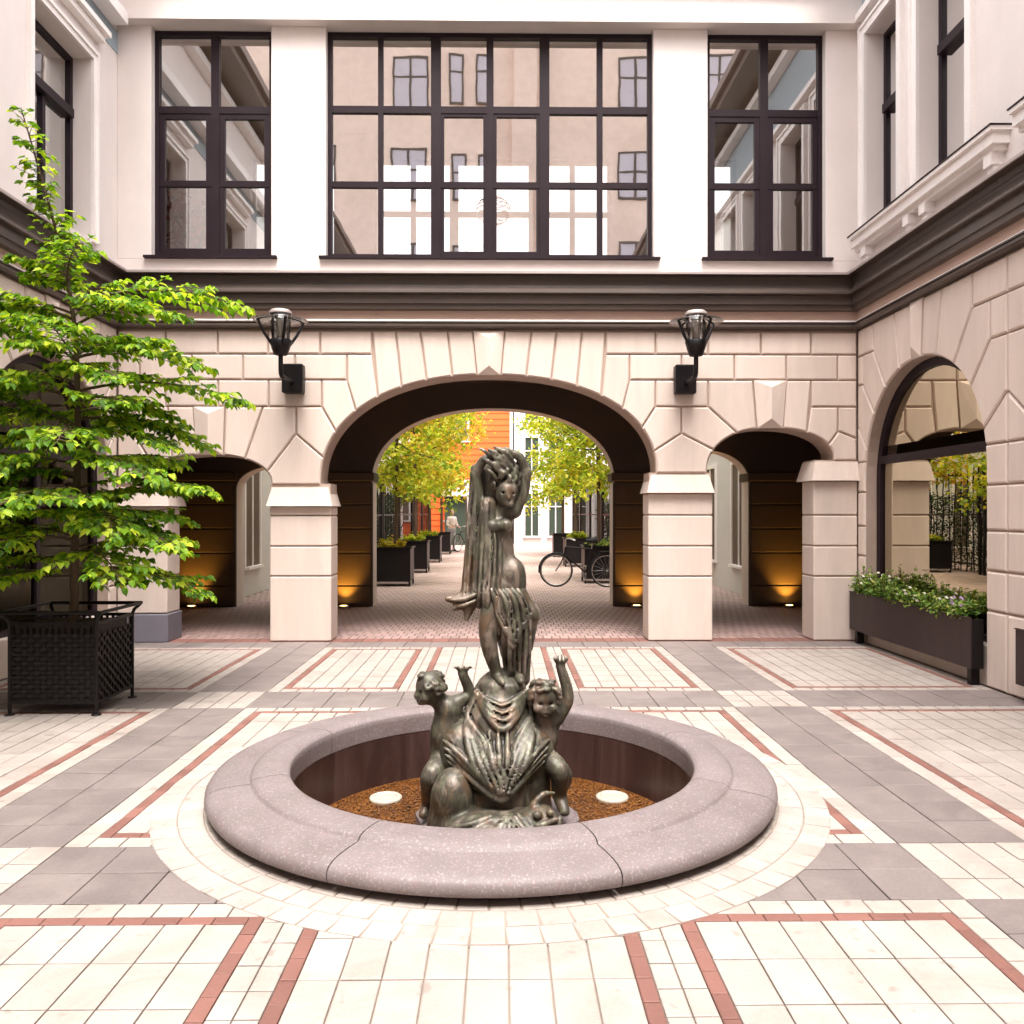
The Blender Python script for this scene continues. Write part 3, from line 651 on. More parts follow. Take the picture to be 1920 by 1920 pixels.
# ------------------------------------------------------------------ side buildings
ACY, ASP, AR, AH, PITCH = 8.61, 1.92, 1.24, 1.245, 3.10
def side_building(side):
    """side = +1 right, -1 left"""
    wx = XR if side > 0 else XL
    nm = 'right' if side > 0 else 'left'
    lab = 'cream rusticated building along the right with paired windows and a brown steel planter' if side > 0 else 'cream rusticated building along the left behind the potted tree'
    b = thing('side_building', lab, 'building', (wx, 4.0, 0), 'buildings flanking the courtyard')
    def x_(d): return wx+side*d                        # d = distance behind the wall face
    def s3(u, v, d): return (x_(d-.005), u, v)
    bays = [ACY-PITCH*i for i in range(6)]
    # backing wall with arched openings
    ol = [(YF+.5, 0)]
    for c in bays:
        ol += [(c+AR, 0)]+[(c+AR*math.cos(math.pi*i/24), sup(c, ASP, AR, AH, c+AR*math.cos(math.pi*i/24), 2.1)) for i in range(25)]+[(c-AR, 0)]
    ol += [(-10, 0), (-10, 3.85), (YF+.5, 3.85)]
    ol = clean(ol); n = len(ol); m = MB()
    m.add([(x_(.02), u, v) for u, v in ol]+[(x_(.36), u, v) for u, v in ol], [tuple(range(n)), tuple(range(n, 2*n))[::-1]]+[(k, (k+1) % n, n+(k+1) % n, n+k) for k in range(n)])
    m.build('arcade_wall', M['groove'], b)
    # stones of one bay, repeated along the wall
    def arc(u0, u1, k=8):
        return [(u0+(u1-u0)*i/k, sup(0, ASP, AR, AH, u0+(u1-u0)*i/k, 2.1)) for i in range(k+1)]
    Hh = PITCH/2; T = 3.765
    def bay_polys():
        L = []
        rows = [(.685, 1.04), (1.04, 1.395), (1.395, 1.80), (1.80, 2.16), (0.0, .685)]
        for sgn in (1, -1):
            for z0, z1 in rows:
                zc = lambda u, z: (sgn*u, z)
                if z1 <= ASP: L.append([zc(AR, z0), zc(Hh, z0), zc(Hh, z1), zc(AR, z1)])
                else:
                    # impost course follows the arch for a little way
                    ue = AR*(1-((z1-ASP)/AH)**2.1)**(1/2.1)
                    L.append([zc(AR, z0), zc(Hh, z0), zc(Hh, z1)]+[zc(u, v) for u, v in arc(ue, AR, 4)])
            Z2, Z3 = 3.09, 3.44
            j1 = (1.205, None); 
            ua, ub, uc, ud, ue_ = AR*(1-((2.16-ASP)/AH)**2.1)**(1/2.1), 1.19, .985, .70, .37
            S = lambda L_: [(sgn*u, v) for u, v in L_]
            L.append(S(arc(ub, ua, 4)+[(Hh, 2.16), (Hh, 2.60)]))                                   # springer
            L.append(S(arc(uc, ub, 5)+[(Hh, 2.60), (Hh, Z2), (1.30, Z2)]))
            L.append(S(arc(ud, uc, 5)+[(1.30, Z2), (1.30, Z3), (1.02, Z3)]))
            L.append(S(arc(ue_, ud, 5)+[(1.02, Z3), (1.02, T), (.50, T)]))
            L.append(S(arc(.10, ue_, 4)+[(.50, T), (.135, T)]))
            L.append(S([(1.30, Z2), (Hh, Z2), (Hh, Z3), (1.30, Z3)])); L.append(S([(1.02, Z3), (Hh, Z3), (Hh, T), (1.02, T)]))
        return L
    polys = bay_polys()
    for bi, c in enumerate(bays[:4]):
        for p in polys:
            q = [(min(u+c, YF-.01), v) for u, v in p]
            if max(u for u, v in q)-min(u for u, v in q) < .05: continue
            link('stone_block', block_mesh(q, s3, 'stone_block', M['stone']), b)
        # ridged keystone
        vs = [(x_(-.01), c-.13, T), (x_(-.01), c+.13, T), (x_(-.01), c+.095, ASP+AH), (x_(-.01), c-.095, ASP+AH), (x_(-.07), c, T-.1), (x_(-.07), c, ASP+AH+.12), (x_(.03), c-.13, T), (x_(.03), c+.13, T), (x_(.03), c+.095, ASP+AH), (x_(.03), c-.095, ASP+AH)]
        MB().add(vs, [(0, 1, 4), (1, 2, 5, 4), (2, 3, 5), (3, 0, 4, 5), (0, 6, 7, 1), (1, 7, 8, 2), (2, 8, 9, 3), (3, 9, 6, 0)]).build('keystone', M['stone'], b)
    # arched shop windows: black frame, transom, two panes, dim room behind
    for bi, c in enumerate(bays[:4]):
        gx = .17; zb = .42
        fr = MB(); ro = [(c+AR*math.cos(math.pi*i/28), sup(c, ASP, AR, AH, c+AR*math.cos(math.pi*i/28), 2.1)) for i in range(29)]
        fo = [(c+AR, zb)]+ro+[(c-AR, zb)]; k = .93; fi = [(c+(AR-.095), zb)]+[(c+(u-c)*(AR-.095)/AR, ASP+(v-ASP)*(AH-.095)/AH) for u, v in ro]+[(c-(AR-.095), zb)]
        nn = len(fo)
        for (d0, d1) in ((gx-.03, gx+.04),):
            fr.add([(x_(d0), u, v) for u, v in fo]+[(x_(d0), u, v) for u, v in fi]+[(x_(d1), u, v) for u, v in fi], [(i, i+1, nn+i+1, nn+i) for i in range(nn-1)]+[(nn+i, nn+i+1, 2*nn+i+1, 2*nn+i) for i in range(nn-1)])
        fr.box(*sorted((x_(gx-.03), x_(gx+.04))), c-AR, c+AR, zb-.06, zb)
        wo_ = fr.build('arched_window', M['frame'], b)
        MB().box(*sorted((x_(gx-.04), x_(gx+.03))), c-AR+.07, c+AR-.07, 2.125, 2.215).build('transom', M['frame'], wo_)
        if side < 0: MB().box(*sorted((x_(gx-.03), x_(gx+.03))), c-.035, c+.035, zb, 2.12).build('mullion', M['frame'], wo_)
        if side < 0:
            for a0, a1 in ((c-AR+.07, c-.036), (c+.036, c+AR-.07)): MB().add([(x_(gx), a0, zb), (x_(gx), a1, zb), (x_(gx), a1, 2.124), (x_(gx), a0, 2.124)], [(0, 1, 2, 3)]).build('pane', M['darkglass'], wo_)
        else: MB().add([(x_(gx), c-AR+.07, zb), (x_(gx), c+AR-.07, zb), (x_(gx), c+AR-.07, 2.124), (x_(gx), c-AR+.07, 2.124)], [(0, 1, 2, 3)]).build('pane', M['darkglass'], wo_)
        up = [(u, max(v, 2.216)) for u, v in fi[1:-1] if v > 2.21]
        MB().add([(x_(gx+.002), u, v) for u, v in up], [tuple(range(len(up)))]).build('pane', M['darkglass'], wo_)
        MB().bbox(*sorted((x_(.03), x_(.36))), c-AR, c+AR, 0.0, zb-.06, .005).build('apron_wall', M['stone'], b)
    rm = MB(); xa, xb = sorted((x_(.40), x_(3.2)))
    rm.add([(x_(.40), YF+.4, 0.0), (x_(3.2), YF+.4, 0.0), (x_(3.2), -9.5, 0.0), (x_(.40), -9.5, 0.0), (x_(.40), YF+.4, 3.7), (x_(3.2), YF+.4, 3.7), (x_(3.2), -9.5, 3.7), (x_(.40), -9.5, 3.7)],
           [(0, 1, 2, 3), (4, 5, 6, 7), (1, 2, 6, 5), (0, 1, 5, 4), (2, 3, 7, 6)])
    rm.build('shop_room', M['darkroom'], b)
    for nm_, (mt, pr) in PROF.items(): sweep(pr, 'R' if side > 0 else 'L').build(nm_, M[mt], b)
    # upper storey
    if side > 0: wins = [(9.0, 9.80, 4.93, 7.22), (7.66, 8.56, 4.93, 7.22), (5.60, 6.45, 4.93, 7.22), (4.30, 5.15, 4.93, 7.22), (1.2, 2.1, 4.93, 7.22), (-.2, .7, 4.93, 7.22), (-3.2, -2.3, 4.93, 7.22), (-4.6, -3.7, 4.93, 7.22)]
    else: wins = [(8.23, 9.41, 4.62, 6.66), (5.4, 6.58, 4.62, 6.66), (2.6, 3.78, 4.62, 6.66), (-.4, .78, 4.62, 6.66), (-3.4, -2.2, 4.62, 6.66)]
    H = 8.7
    ys = sorted([YF+.5, -10.0]+[v for w_ in wins for v in w_[:2]])
    z0, z1 = wins[0][2], wins[0][3]
    xa, xb = sorted((x_(0), x_(.30)))
    MB().box(xa, xb, -10, YF+.5, 4.40, z0).build('lower_wall_band', M['stucco'], b)
    MB().box(xa, xb, -10, YF+.5, z1, H).build('upper_wall_band', M['stucco'], b)
    ys2 = [-10.0]+sorted(v for w_ in wins for v in w_[:2])+[YF+.5]
    for a, c in zip(ys2[0::2], ys2[1::2]): MB().box(xa, xb, a, c, z0, z1).build('wall_pier', M['stucco'], b)
    for wi, (a, c, zl, zh) in enumerate(wins):
        g = .23; fw = .06; m = MB(); X0, X1 = sorted((x_(g-.03), x_(g+.03)))
        zt_ = zl+(zh-zl)*(.60 if side > 0 else .68)
        m.box(X0, X1, a, a+fw, zl, zh); m.box(X0, X1, c-fw, c, zl, zh); m.box(X0, X1, a+fw, c-fw, zl, zl+fw); m.box(X0, X1, a+fw, c-fw, zh-fw, zh)
        wo_ = m.build('sash_window', M['frame'], b)
        X2, X3 = sorted((x_(g-.075), x_(g+.03))); MB().box(X2, X3, a+fw, c-fw, zt_-.05, zt_+.05).build('transom', M['frame'], wo_)
        if side < 0: MB().box(X0, X1, (a+c)/2-.03, (a+c)/2+.03, zl+fw, zt_-.05).build('mullion', M['frame'], wo_)
        for q0, q1 in ((zl+fw, zt_-.05), (zt_+.05, zh-fw)):
            MB().add([(x_(g), a+fw, q0), (x_(g), c-fw, q0), (x_(g), c-fw, q1), (x_(g), a+fw, q1)], [(0, 1, 2, 3)]).build('pane', M['glass'], wo_)
        MB().add([(x_(g+.10), a, zl), (x_(g+.10), c, zl), (x_(g+.10), c, zh), (x_(g+.10), a, zh)], [(0, 1, 2, 3)]).build('blind', M['curtain'], wo_)
        # moulded surround
        s0 = MB()
        def tr(d0, d1, y0, y1, q0, q1): s0.box(*sorted((x_(d0), x_(d1))), y0, y1, q0, q1)
        t = .13 if side > 0 else .10
        tr(-.035, .0, a-t, a, zl-.02, zh+t); tr(-.035, 0, c, c+t, zl-.02, zh+t); tr(-.035, 0, a, c, zh, zh+t)
        tr(-.055, -.035, a-t, a-t+.035, zl-.02, zh+t); tr(-.055, -.035, c+t-.035, c+t, zl-.02, zh+t); tr(-.055, -.035, a-t+.035, c+t-.035, zh+t-.035, zh+t)
        s0.build('architrave', M['trim'], b)
        if side < 0:
            s1 = MB(); s1.box(*sorted((x_(-.09), x_(0))), a-.16, c+.16, zh+.26, zh+.34); s1.box(*sorted((x_(-.14), x_(0))), a-.20, c+.20, zh+.34, zh+.40); s1.build('hood_moulding', M['trim'], b)
            MB().box(*sorted((x_(-.012), x_(0))), -9.9, YF-.01, zh+.401, zh+.66).build('blue_grey_band', M['bluegrey'], b) if wi == 0 else None
            if wi == 0:
                MB().box(*sorted((x_(-.20), x_(0))), -9.9, YF-.15, zh+.661, zh+.80).build('soffit_moulding', M['trim'], b)
    if side > 0:
        for (a, c) in ((7.02, 9.90), (3.7, 6.75), (-.8, 2.7)):
            s1 = MB(); s1.box(*sorted((x_(-.15), x_(0))), a, c, 4.70, 4.80); s1.box(*sorted((x_(-.185), x_(0))), a-.03, c, 4.80, 4.835); s1.box(*sorted((x_(-.10), x_(0))), a+.04, c, 4.655, 4.70)
            s1.build('window_ledge', M['trim'], b)
            MB().box(*sorted((x_(-.195), x_(0))), a-.04, c, 4.836, 4.848).build('ledge_flashing', M['frame'], b)
            for yb in (a+.14, (a+c)/2-.17, (a+c)/2+.17, c-.25):
                q = MB(); q.box(*sorted((x_(-.115), x_(0))), yb-.06, yb+.06, 4.55, 4.655); q.box(*sorted((x_(-.085), x_(0))), yb-.05, yb+.05, 4.50, 4.55); q.build('ledge_bracket', M['trim'], b)
        MB().box(*sorted((x_(-.012), x_(0))), -9.9, YF-.01, 7.50, 8.4).build('blue_grey_band', M['bluegrey'], b)
        MB().box(*sorted((x_(-.10), x_(0))), -9.9, YF-.15, 7.42, 7.499).build('hood_moulding', M['trim'], b)
    # eaves
    s2 = MB(); s2.box(*sorted((x_(-.16), x_(0))), -10, YF-.1, 8.3, 8.42); s2.build('eaves_band', M['trim'], b)
    MB().box(*sorted((x_(-.55), x_(0))), -10, YF-.1, 8.55, 8.68).build('eaves_soffit', M['mould'], b)
    MB().box(*sorted((x_(-.62), x_(5.0))), -10, YF+.5, 8.701, 8.84).build('roof', M['roof'], b)
    return b
BR = side_building(1); BLF = side_building(-1)

# tall old building closing the court behind the photographer (seen mirrored in the glazing)
RB_ = thing('rear_building', 'tall pinkish plaster building seen mirrored in the bridge windows', 'building', (0, -12, 0))
MB().box(-16, 16, -13, -12, 0, 24).build('wall', M['pinkwall'], RB_)
for fz in (3.2, 6.9, 10.6, 14.3, 18.0):
    for cx, wd in ((-10.5, 1.25), (-7.2, 1.25), (-3.55, 1.25), (-1.75, .42), (-.7, .42), (5.2, 1.25), (8.6, 1.25)):
        m = MB(); z0, z1 = fz-.55, fz+1.35 if wd > 1 else fz+1.25
        m.box(cx-wd/2-.07, cx+wd/2+.07, -12.0, -11.96, z1, z1+.08); m.box(cx-wd/2-.07, cx+wd/2+.07, -12.0, -11.93, z0-.08, z0); m.box(cx-wd/2-.07, cx-wd/2, -12, -11.96, z0, z1); m.box(cx+wd/2, cx+wd/2+.07, -12, -11.96, z0, z1)
        if wd > 1: m.box(cx-.045, cx+.045, -12, -11.965, z0, z1)
        m.box(cx-wd/2, cx+wd/2, -12, -11.97, z0+1.15, z0+1.22)
        w_ = m.build('window', M['mould'], RB_)
        MB().box(cx-wd/2, cx+wd/2, -12, -11.985, z0, z1).build('pane', M['mauvepane'], w_)
MB().box(1.6, 1.75, -12, -11.85, 0, 24).build('downpipe', M['mould'], RB_)
MB().box(.4, 1.3, -12, -11.6, 0, 24).build('chimney_breast', M['pinkwall'], RB_)

# ------------------------------------------------------------------ bronze statue, modelled as smoothly blended volumes
class Vol:
    def __init__(s, lo, hi, h):
        s.lo = np.array(lo, float); s.h = h; s.n = np.ceil((np.array(hi)-s.lo)/h).astype(int)+1
        s.d = np.full(s.n, 0.5, np.float32)
    def _sub(s, lo, hi, m):
        a = np.clip(np.floor((np.array(lo)-m-s.lo)/s.h).astype(int), 0, s.n-1); b = np.clip(np.ceil((np.array(hi)+m-s.lo)/s.h).astype(int)+1, 1, s.n)
        sl = tuple(slice(i, j) for i, j in zip(a, b))
        g = np.meshgrid(*[s.lo[i]+s.h*np.arange(a[i], b[i]) for i in range(3)], indexing='ij')
        return sl, [q.astype(np.float32) for q in g]
    def _mix(s, sl, d, k, sub=False):
        o = s.d[sl]
        if sub:
            d = -d; hh = np.maximum(k-np.abs(o-d), 0)/k; s.d[sl] = np.maximum(o, d)+hh*hh*k*.25
        else:
            hh = np.maximum(k-np.abs(o-d), 0)/k; s.d[sl] = np.minimum(o, d)-hh*hh*k*.25
    def ell(s, c, r, k=.03, rot=None, sub=False):
        c = np.array(c, float); r = np.array([r]*3 if np.isscalar(r) else r, float); R_ = r.max()
        sl, (x, y, z) = s._sub(c-R_, c+R_, k+.03); x, y, z = x-c[0], y-c[1], z-c[2]
        if rot is not None:
            Mx = np.array(Matrix.Rotation(rot[2], 3, 'Z') @ Matrix.Rotation(rot[1], 3, 'Y') @ Matrix.Rotation(rot[0], 3, 'X')).T
            x, y, z = Mx[0, 0]*x+Mx[0, 1]*y+Mx[0, 2]*z, Mx[1, 0]*x+Mx[1, 1]*y+Mx[1, 2]*z, Mx[2, 0]*x+Mx[2, 1]*y+Mx[2, 2]*z
        k0 = np.sqrt((x/r[0])**2+(y/r[1])**2+(z/r[2])**2)+1e-6; k1 = np.sqrt((x/r[0]**2)**2+(y/r[1]**2)**2+(z/r[2]**2)**2)+1e-6
        s._mix(sl, k0*(k0-1)/k1, k, sub)
    def cone(s, a, b, ra, rb, k=.03, sub=False, flat=None):
        a = np.array(a, float); b = np.array(b, float); R_ = max(ra, rb)
        sl, (x, y, z) = s._sub(np.minimum(a, b)-R_, np.maximum(a, b)+R_, k+.03)
        d = b-a; L = (d*d).sum()+1e-9
        t = np.clip(((x-a[0])*d[0]+(y-a[1])*d[1]+(z-a[2])*d[2])/L, 0, 1)
        q = np.sqrt((x-a[0]-t*d[0])**2+(y-a[1]-t*d[1])**2+(z-a[2]-t*d[2])**2)-(ra+(rb-ra)*t)
        s._mix(sl, q, k, sub)
    def chain(s, Q, k=.02, sub=False):
        """run of capsules taken as one body, blended once so that it does not swell at the joints"""
        if len(Q) < 2: return
        A = np.array([q[0] for q in Q]); rm = max(q[1] for q in Q)
        sl, (x, y, z) = s._sub(A.min(0)-rm, A.max(0)+rm, k+.03); best = np.full(x.shape, .5, np.float32)
        for (a, ra), (b, rb) in zip(Q, Q[1:]):
            d = b-a; L = (d*d).sum()+1e-9
            t = np.clip(((x-a[0])*d[0]+(y-a[1])*d[1]+(z-a[2])*d[2])/L, 0, 1)
            best = np.minimum(best, np.sqrt((x-a[0]-t*d[0])**2+(y-a[1]-t*d[1])**2+(z-a[2]-t*d[2])**2)-(ra+(rb-ra)*t))
        s._mix(sl, best, k, sub)
    def path(s, pts, rs, k=.02, sub=False, m=5):
        """tapered tube along a smooth curve"""
        P_ = [np.array(p, float) for p in pts]; rs = [rs]*len(P_) if np.isscalar(rs) else list(rs)
        Q = []; 
        for i in range(len(P_)-1):
            p0, p1, p2, p3 = P_[max(i-1, 0)], P_[i], P_[i+1], P_[min(i+2, len(P_)-1)]
            for j in range(m):
                t = j/m; Q.append((.5*((2*p1)+(-p0+p2)*t+(2*p0-5*p1+4*p2-p3)*t*t+(-p0+3*p1-3*p2+p3)*t**3), rs[i]+(rs[i+1]-rs[i])*t))
        Q.append((P_[-1], rs[-1]))
        s.chain(Q, k, sub)
    def surf(s, x, z, snap=None):
        """distance of the front surface at (x, z), read between the grid lines"""
        d = s.d if snap is None else snap
        fi = (x-s.lo[0])/s.h; fk = (z-s.lo[2])/s.h; acc = wt = 0.0
        for i in (int(fi), int(fi)+1):
            for k in (int(fk), int(fk)+1):
                if not (0 <= i < s.n[0] and 0 <= k < s.n[2]): continue
                col = d[i, :, k]; m = col < 0
                if not m.any(): continue
                q = int(np.argmax(m)); y = s.lo[1]+s.h*(q-1+col[q-1]/(col[q-1]-col[q])) if q > 0 else s.lo[1]
                w_ = max(1e-3, (1-abs(fi-i))*(1-abs(fk-k))); acc += y*w_; wt += w_
        return acc/wt if wt else None
    def folds(s, lines, r, k=.008, lift=.30, cut=.7):
        """cloth folds laid on the front of what is there already: a rounded ridge with a crease beside it"""
        snap = s.d.copy(); jobs = []
        for ln in lines:
            P_ = [np.array(q, float) for q in ln]; Q = []
            for i in range(len(P_)-1):
                p0, p1, p2, p3 = P_[max(i-1, 0)], P_[i], P_[i+1], P_[min(i+2, len(P_)-1)]
                for j in range(5):
                    t = j/5; Q.append(.5*((2*p1)+(-p0+p2)*t+(2*p0-5*p1+4*p2-p3)*t*t+(-p0+3*p1-3*p2+p3)*t**3))
            Q.append(P_[-1]); T = []
            for a, q in enumerate(Q):
                y = s.surf(q[0], q[1], snap)
                if y is None: continue
                tn = Q[min(a+1, len(Q)-1)]-Q[max(a-1, 0)]; tn = tn/(np.linalg.norm(tn)+1e-9)
                f = a/(len(Q)-1); rr = r*max(.14, math.sin(math.pi*(.05+.90*f))**.7)
                T.append((np.array((q[0], y-lift*rr, q[1])), rr, np.array((-tn[1], 0, tn[0]))))
            ys = [q[0][1] for q in T]
            for i in range(len(T)):
                w_ = ys[max(0, i-2):i+3]; T[i][0][1] = sum(w_)/len(w_)
            jobs.append(T)
        def runs(T):
            r_ = []
            for q in T:
                if r_ and np.linalg.norm(q[0]-r_[-1][0]) > .09:
                    yield r_; r_ = []
                r_.append(q)
            yield r_
        for T in jobs:
            for r_ in runs(T): s.chain([(a, ra) for a, ra, na in r_], k)
        for T in jobs:
            for r_ in runs(T): s.chain([(a+na*ra*1.5, ra*.6*cut) for a, ra, na in r_], .004, True)
    def mesh(s, name, mat, off=(0, 0, 0), smooth_it=1, rough=0.0):
        d = s.d
        if rough:
            g = np.meshgrid(*[s.lo[i]+s.h*np.arange(s.n[i]) for i in range(3)], indexing='ij'); rr = random.Random(3)
            for fq, am in ((38, .0022), (70, .0016), (120, .0010)):
                for _ in range(3):
                    w_ = [rr.gauss(0, fq) for _ in range(3)]; d = d+(am*rough*np.sin(w_[0]*g[0]+w_[1]*g[1]+w_[2]*g[2]+rr.random()*6)).astype(np.float32)
        d[0] = d[-1] = .5; d[:, 0] = d[:, -1] = .5; d[:, :, 0] = d[:, :, -1] = .5
        ins = d < 0
        c = [d[i:d.shape[0]-1+i, j:d.shape[1]-1+j, k:d.shape[2]-1+k] for i in (0, 1) for j in (0, 1) for k in (0, 1)]
        ci = [ins[i:d.shape[0]-1+i, j:d.shape[1]-1+j, k:d.shape[2]-1+k] for i in (0, 1) for j in (0, 1) for k in (0, 1)]
        cnt = sum(q.astype(np.int8) for q in ci); act = (cnt > 0) & (cnt < 8)
        idx = np.argwhere(act); vals = [q[act] for q in c]; offs = [(i, j, k) for i in (0, 1) for j in (0, 1) for k in (0, 1)]
        acc = np.zeros((len(idx), 3)); num = np.zeros(len(idx))
        for a in range(8):
            for b in range(a+1, 8):
                df = [offs[b][q]-offs[a][q] for q in range(3)]
                if sum(abs(q) for q in df) != 1: continue
                va, vb = vals[a], vals[b]; cr = (va < 0) != (vb < 0)
                t = np.where(cr, va/np.where(cr, va-vb, 1), 0)
                for q in range(3): acc[:, q] += np.where(cr, offs[a][q]+t*df[q], 0)
                num += cr
        pos = (idx+acc/num[:, None])*s.h+s.lo+np.array(off)
        vid = -np.ones(act.shape, np.int64); vid[act] = np.arange(len(idx)); F = []
        for ax in range(3):
            sl0 = [slice(None)]*3; sl1 = [slice(None)]*3; sl0[ax] = slice(0, -1); sl1[ax] = slice(1, None)
            A, B_ = ins[tuple(sl0)], ins[tuple(sl1)]
            e = np.argwhere(A != B_); u, v = [(1, 2), (2, 0), (0, 1)][ax]
            e = e[(e[:, u] > 0) & (e[:, v] > 0)]
            fl = A[tuple(e.T)]
            def g(du, dv):
                q = e.copy(); q[:, u] -= du; q[:, v] -= dv; return vid[tuple(q.T)]
            quad = np.stack([g(1, 1), g(0, 1), g(0, 0), g(1, 0)], 1); quad[~fl] = quad[~fl][:, ::-1]; F.append(quad)
        F = np.concatenate(F)
        # relax the stair steps a little
        for _ in range(smooth_it):
            s_ = np.zeros_like(pos); n_ = np.zeros(len(pos))
            for a, b in ((0, 1), (1, 2), (2, 3), (3, 0)):
                np.add.at(s_, F[:, a], pos[F[:, b]]); np.add.at(n_, F[:, a], 1)
            pos = .5*pos+.5*s_/np.maximum(n_, 1)[:, None]
        me = bpy.data.meshes.new(name); me.from_pydata(pos.tolist(), [], F.tolist())
        me.polygons.foreach_set('use_smooth', [True]*len(F)); me.materials.append(mat); me.update(); return me

STX, STY = -.03, 4.78
def sx(p): return (p-931)/328.0
def sz(p): return 1.55-(p-962)/328.0
def S_(px, y, py): return (sx(px), y, sz(py))
ST = thing('bronze_statue', 'weathered bronze statue of a woman with raised arms above two cherubs in the fountain', 'statue', (STX, STY, -.27))
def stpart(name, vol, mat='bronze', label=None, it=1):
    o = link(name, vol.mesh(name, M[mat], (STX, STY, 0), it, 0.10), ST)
    if label: o['label'] = label
    return o
srng = random.Random(11)

# --- woman
v = Vol((-.36, -.26, .50), (.36, .26, 2.02), .0062)
v.ell((.012, .0, 1.445), (.088, .070, .125), .03); v.ell((.03, .0, 1.30), (.072, .060, .11), .05)
v.ell((.045, .005, 1.175), (.105, .085, .105), .05); v.ell((.105, -.015, 1.20), (.060, .068, .085), .04)
v.ell((-.022, -.068, 1.475), .038, .025); v.ell((.052, -.066, 1.48), .038, .025)
v.cone((.02, .0, 1.53), (.045, -.02, 1.615), .036, .034, .03)
v.cone((-.075, .01, 1.545), (.10, .01, 1.56), .042, .042, .03)
# head bowed to the right, looking down
v.ell((.060, -.045, 1.672), (.062, .075, .086), .02, rot=(R(-22), R(18), 0))
v.cone((.067, -.110, 1.662), (.070, -.120, 1.636), .006, .009, .010)          # nose
v.ell((.073, -.092, 1.600), (.024, .022, .018), .03)                          # chin
v.ell((.042, -.106, 1.664), (.014, .012, .009), .006, sub=True); v.ell((.095, -.100, 1.660), (.014, .012, .009), .006, sub=True)
v.ell((.072, -.116, 1.619), (.015, .006, .003), .004, sub=True)
for i in range(90):                                                           # thick hair swept up under the hands
    t = srng.uniform(0, 6.28); z = srng.uniform(1.67, 1.80); r = .070*math.sqrt(max(.1, 1-((z-1.70)/.12)**2))
    x, y = .052+r*math.cos(t), -.02+r*1.05*math.sin(t)
    if y < -.06 and z < 1.71: continue
    v.path([(x, y, z), (x+.02*math.cos(t+1), y+.02*math.sin(t+1), z+.03), (x-.01, y*.8, z+.06)], [.010, .012, .006], .006, m=3)
# arms folded over the head
v.path([(-.075, .01, 1.555), (-.108, .005, 1.66), (-.120, -.005, 1.775)], [.040, .036, .030], .02); v.path([(-.120, -.005, 1.775), (-.075, -.03, 1.85), (-.010, -.05, 1.878)], [.030, .027, .019], .015)
v.path([(.098, .01, 1.565), (.150, .005, 1.665), (.168, -.005, 1.785)], [.040, .036, .030], .02); v.path([(.168, -.005, 1.785), (.130, -.03, 1.87), (.055, -.05, 1.898)], [.030, .026, .019], .015)
for hx, hz, s_ in ((-.004, 1.882, 1), (.05, 1.90, -1)):                       # hands clasped, fingers apart
    v.ell((hx, -.055, hz), (.030, .018, .026), .012)
    for f in range(4):
        v.path([(hx+s_*.012, -.066+.004*f, hz+.014-.011*f), (hx+s_*.042, -.082+.004*f, hz+.012-.013*f), (hx+s_*.058, -.078, hz-.012-.012*f)], [.0085, .008, .006], .004, m=3)
    v.path([(hx, -.06, hz-.015), (hx+s_*.02, -.085, hz-.03), (hx+s_*.035, -.085, hz-.045)], [.010, .009, .006], .004, m=3)
# cloth bunched over the hands and hair
for i in range(24):
    x0 = srng.uniform(-.07, .05); z0 = srng.uniform(1.80, 1.93)
    v.path([(x0-.03, -.05+srng.uniform(-.03, .03), z0), (x0, -.09, z0-.015), (x0+.035, -.075, z0-.05), (x0+.05, -.055, z0-.085)], [.007, .012, .010, .005], .006, m=3)
# legs
v.path([(.085, .005, 1.12), (.108, -.03, .86), (.112, .0, .63)], [.082, .052, .032], .04)
v.path([(.0, -.03, 1.10), (-.048, -.095, .865), (.0, -.06, .64)], [.078, .052, .030], .04); v.path([(.0, -.05, .635), (.02, -.10, .615), (.035, -.145, .603)], [.031, .027, .016], .02)
v.path([(.112, .01, .63), (.13, -.06, .61), (.14, -.10, .602)], [.032, .026, .016], .02)
stpart('woman_figure', v)
# --- her mantle: hangs from the raised arms, wraps the hips, falls behind the legs
v = Vol((-.38, -.30, .50), (.38, .28, 1.92), .0062)
v.ell((.0, .055, 1.70), (.135, .035, .20), .03)                                     # veil behind the head
v.cone((-.115, .015, 1.80), (-.125, .02, 1.45), .036, .050, .03); v.cone((-.125, .02, 1.45), (-.145, .0, 1.10), .050, .060, .03)
v.cone((-.045, -.022, 1.60), (-.035, -.045, 1.10), .044, .082, .03); v.ell((-.05, .04, 1.35), (.10, .05, .26), .04)
v.cone((-.14, -.015, 1.10), (-.20, -.04, 1.055), .045, .034, .03); v.cone((-.20, -.04, 1.055), (-.278, -.05, 1.062), .034, .018, .02); v.cone((-.15, -.03, 1.06), (-.235, -.06, 1.01), .044, .018, .02); v.cone((-.15, -.03, 1.04), (-.17, -.05, .95), .046, .016, .03)
v.ell((.045, .0, 1.06), (.128, .104, .105), .03); v.cone((.03, -.015, 1.02), (.045, -.01, .93), .118, .105, .04); v.cone((.06, -.01, .95), (.10, .0, .78), .10, .075, .05)
v.cone((.12, -.02, 1.08), (.205, -.035, .972), .058, .036, .03); v.cone((.205, -.035, .97), (.235, -.04, .955), .034, .014, .02); v.cone((.19, -.02, .98), (.185, .0, .78), .056, .026, .03)
v.cone((.075, .03, 1.0), (.115, .03, .60), .082, .070, .04); v.cone((.14, -.01, .95), (.15, .0, .60), .045, .040, .03)
v.ell((.09, -.075, .845), (.058, .04, .055), .02); v.cone((.085, -.085, .82), (.08, -.07, .66), .030, .016, .02)
L_ = []
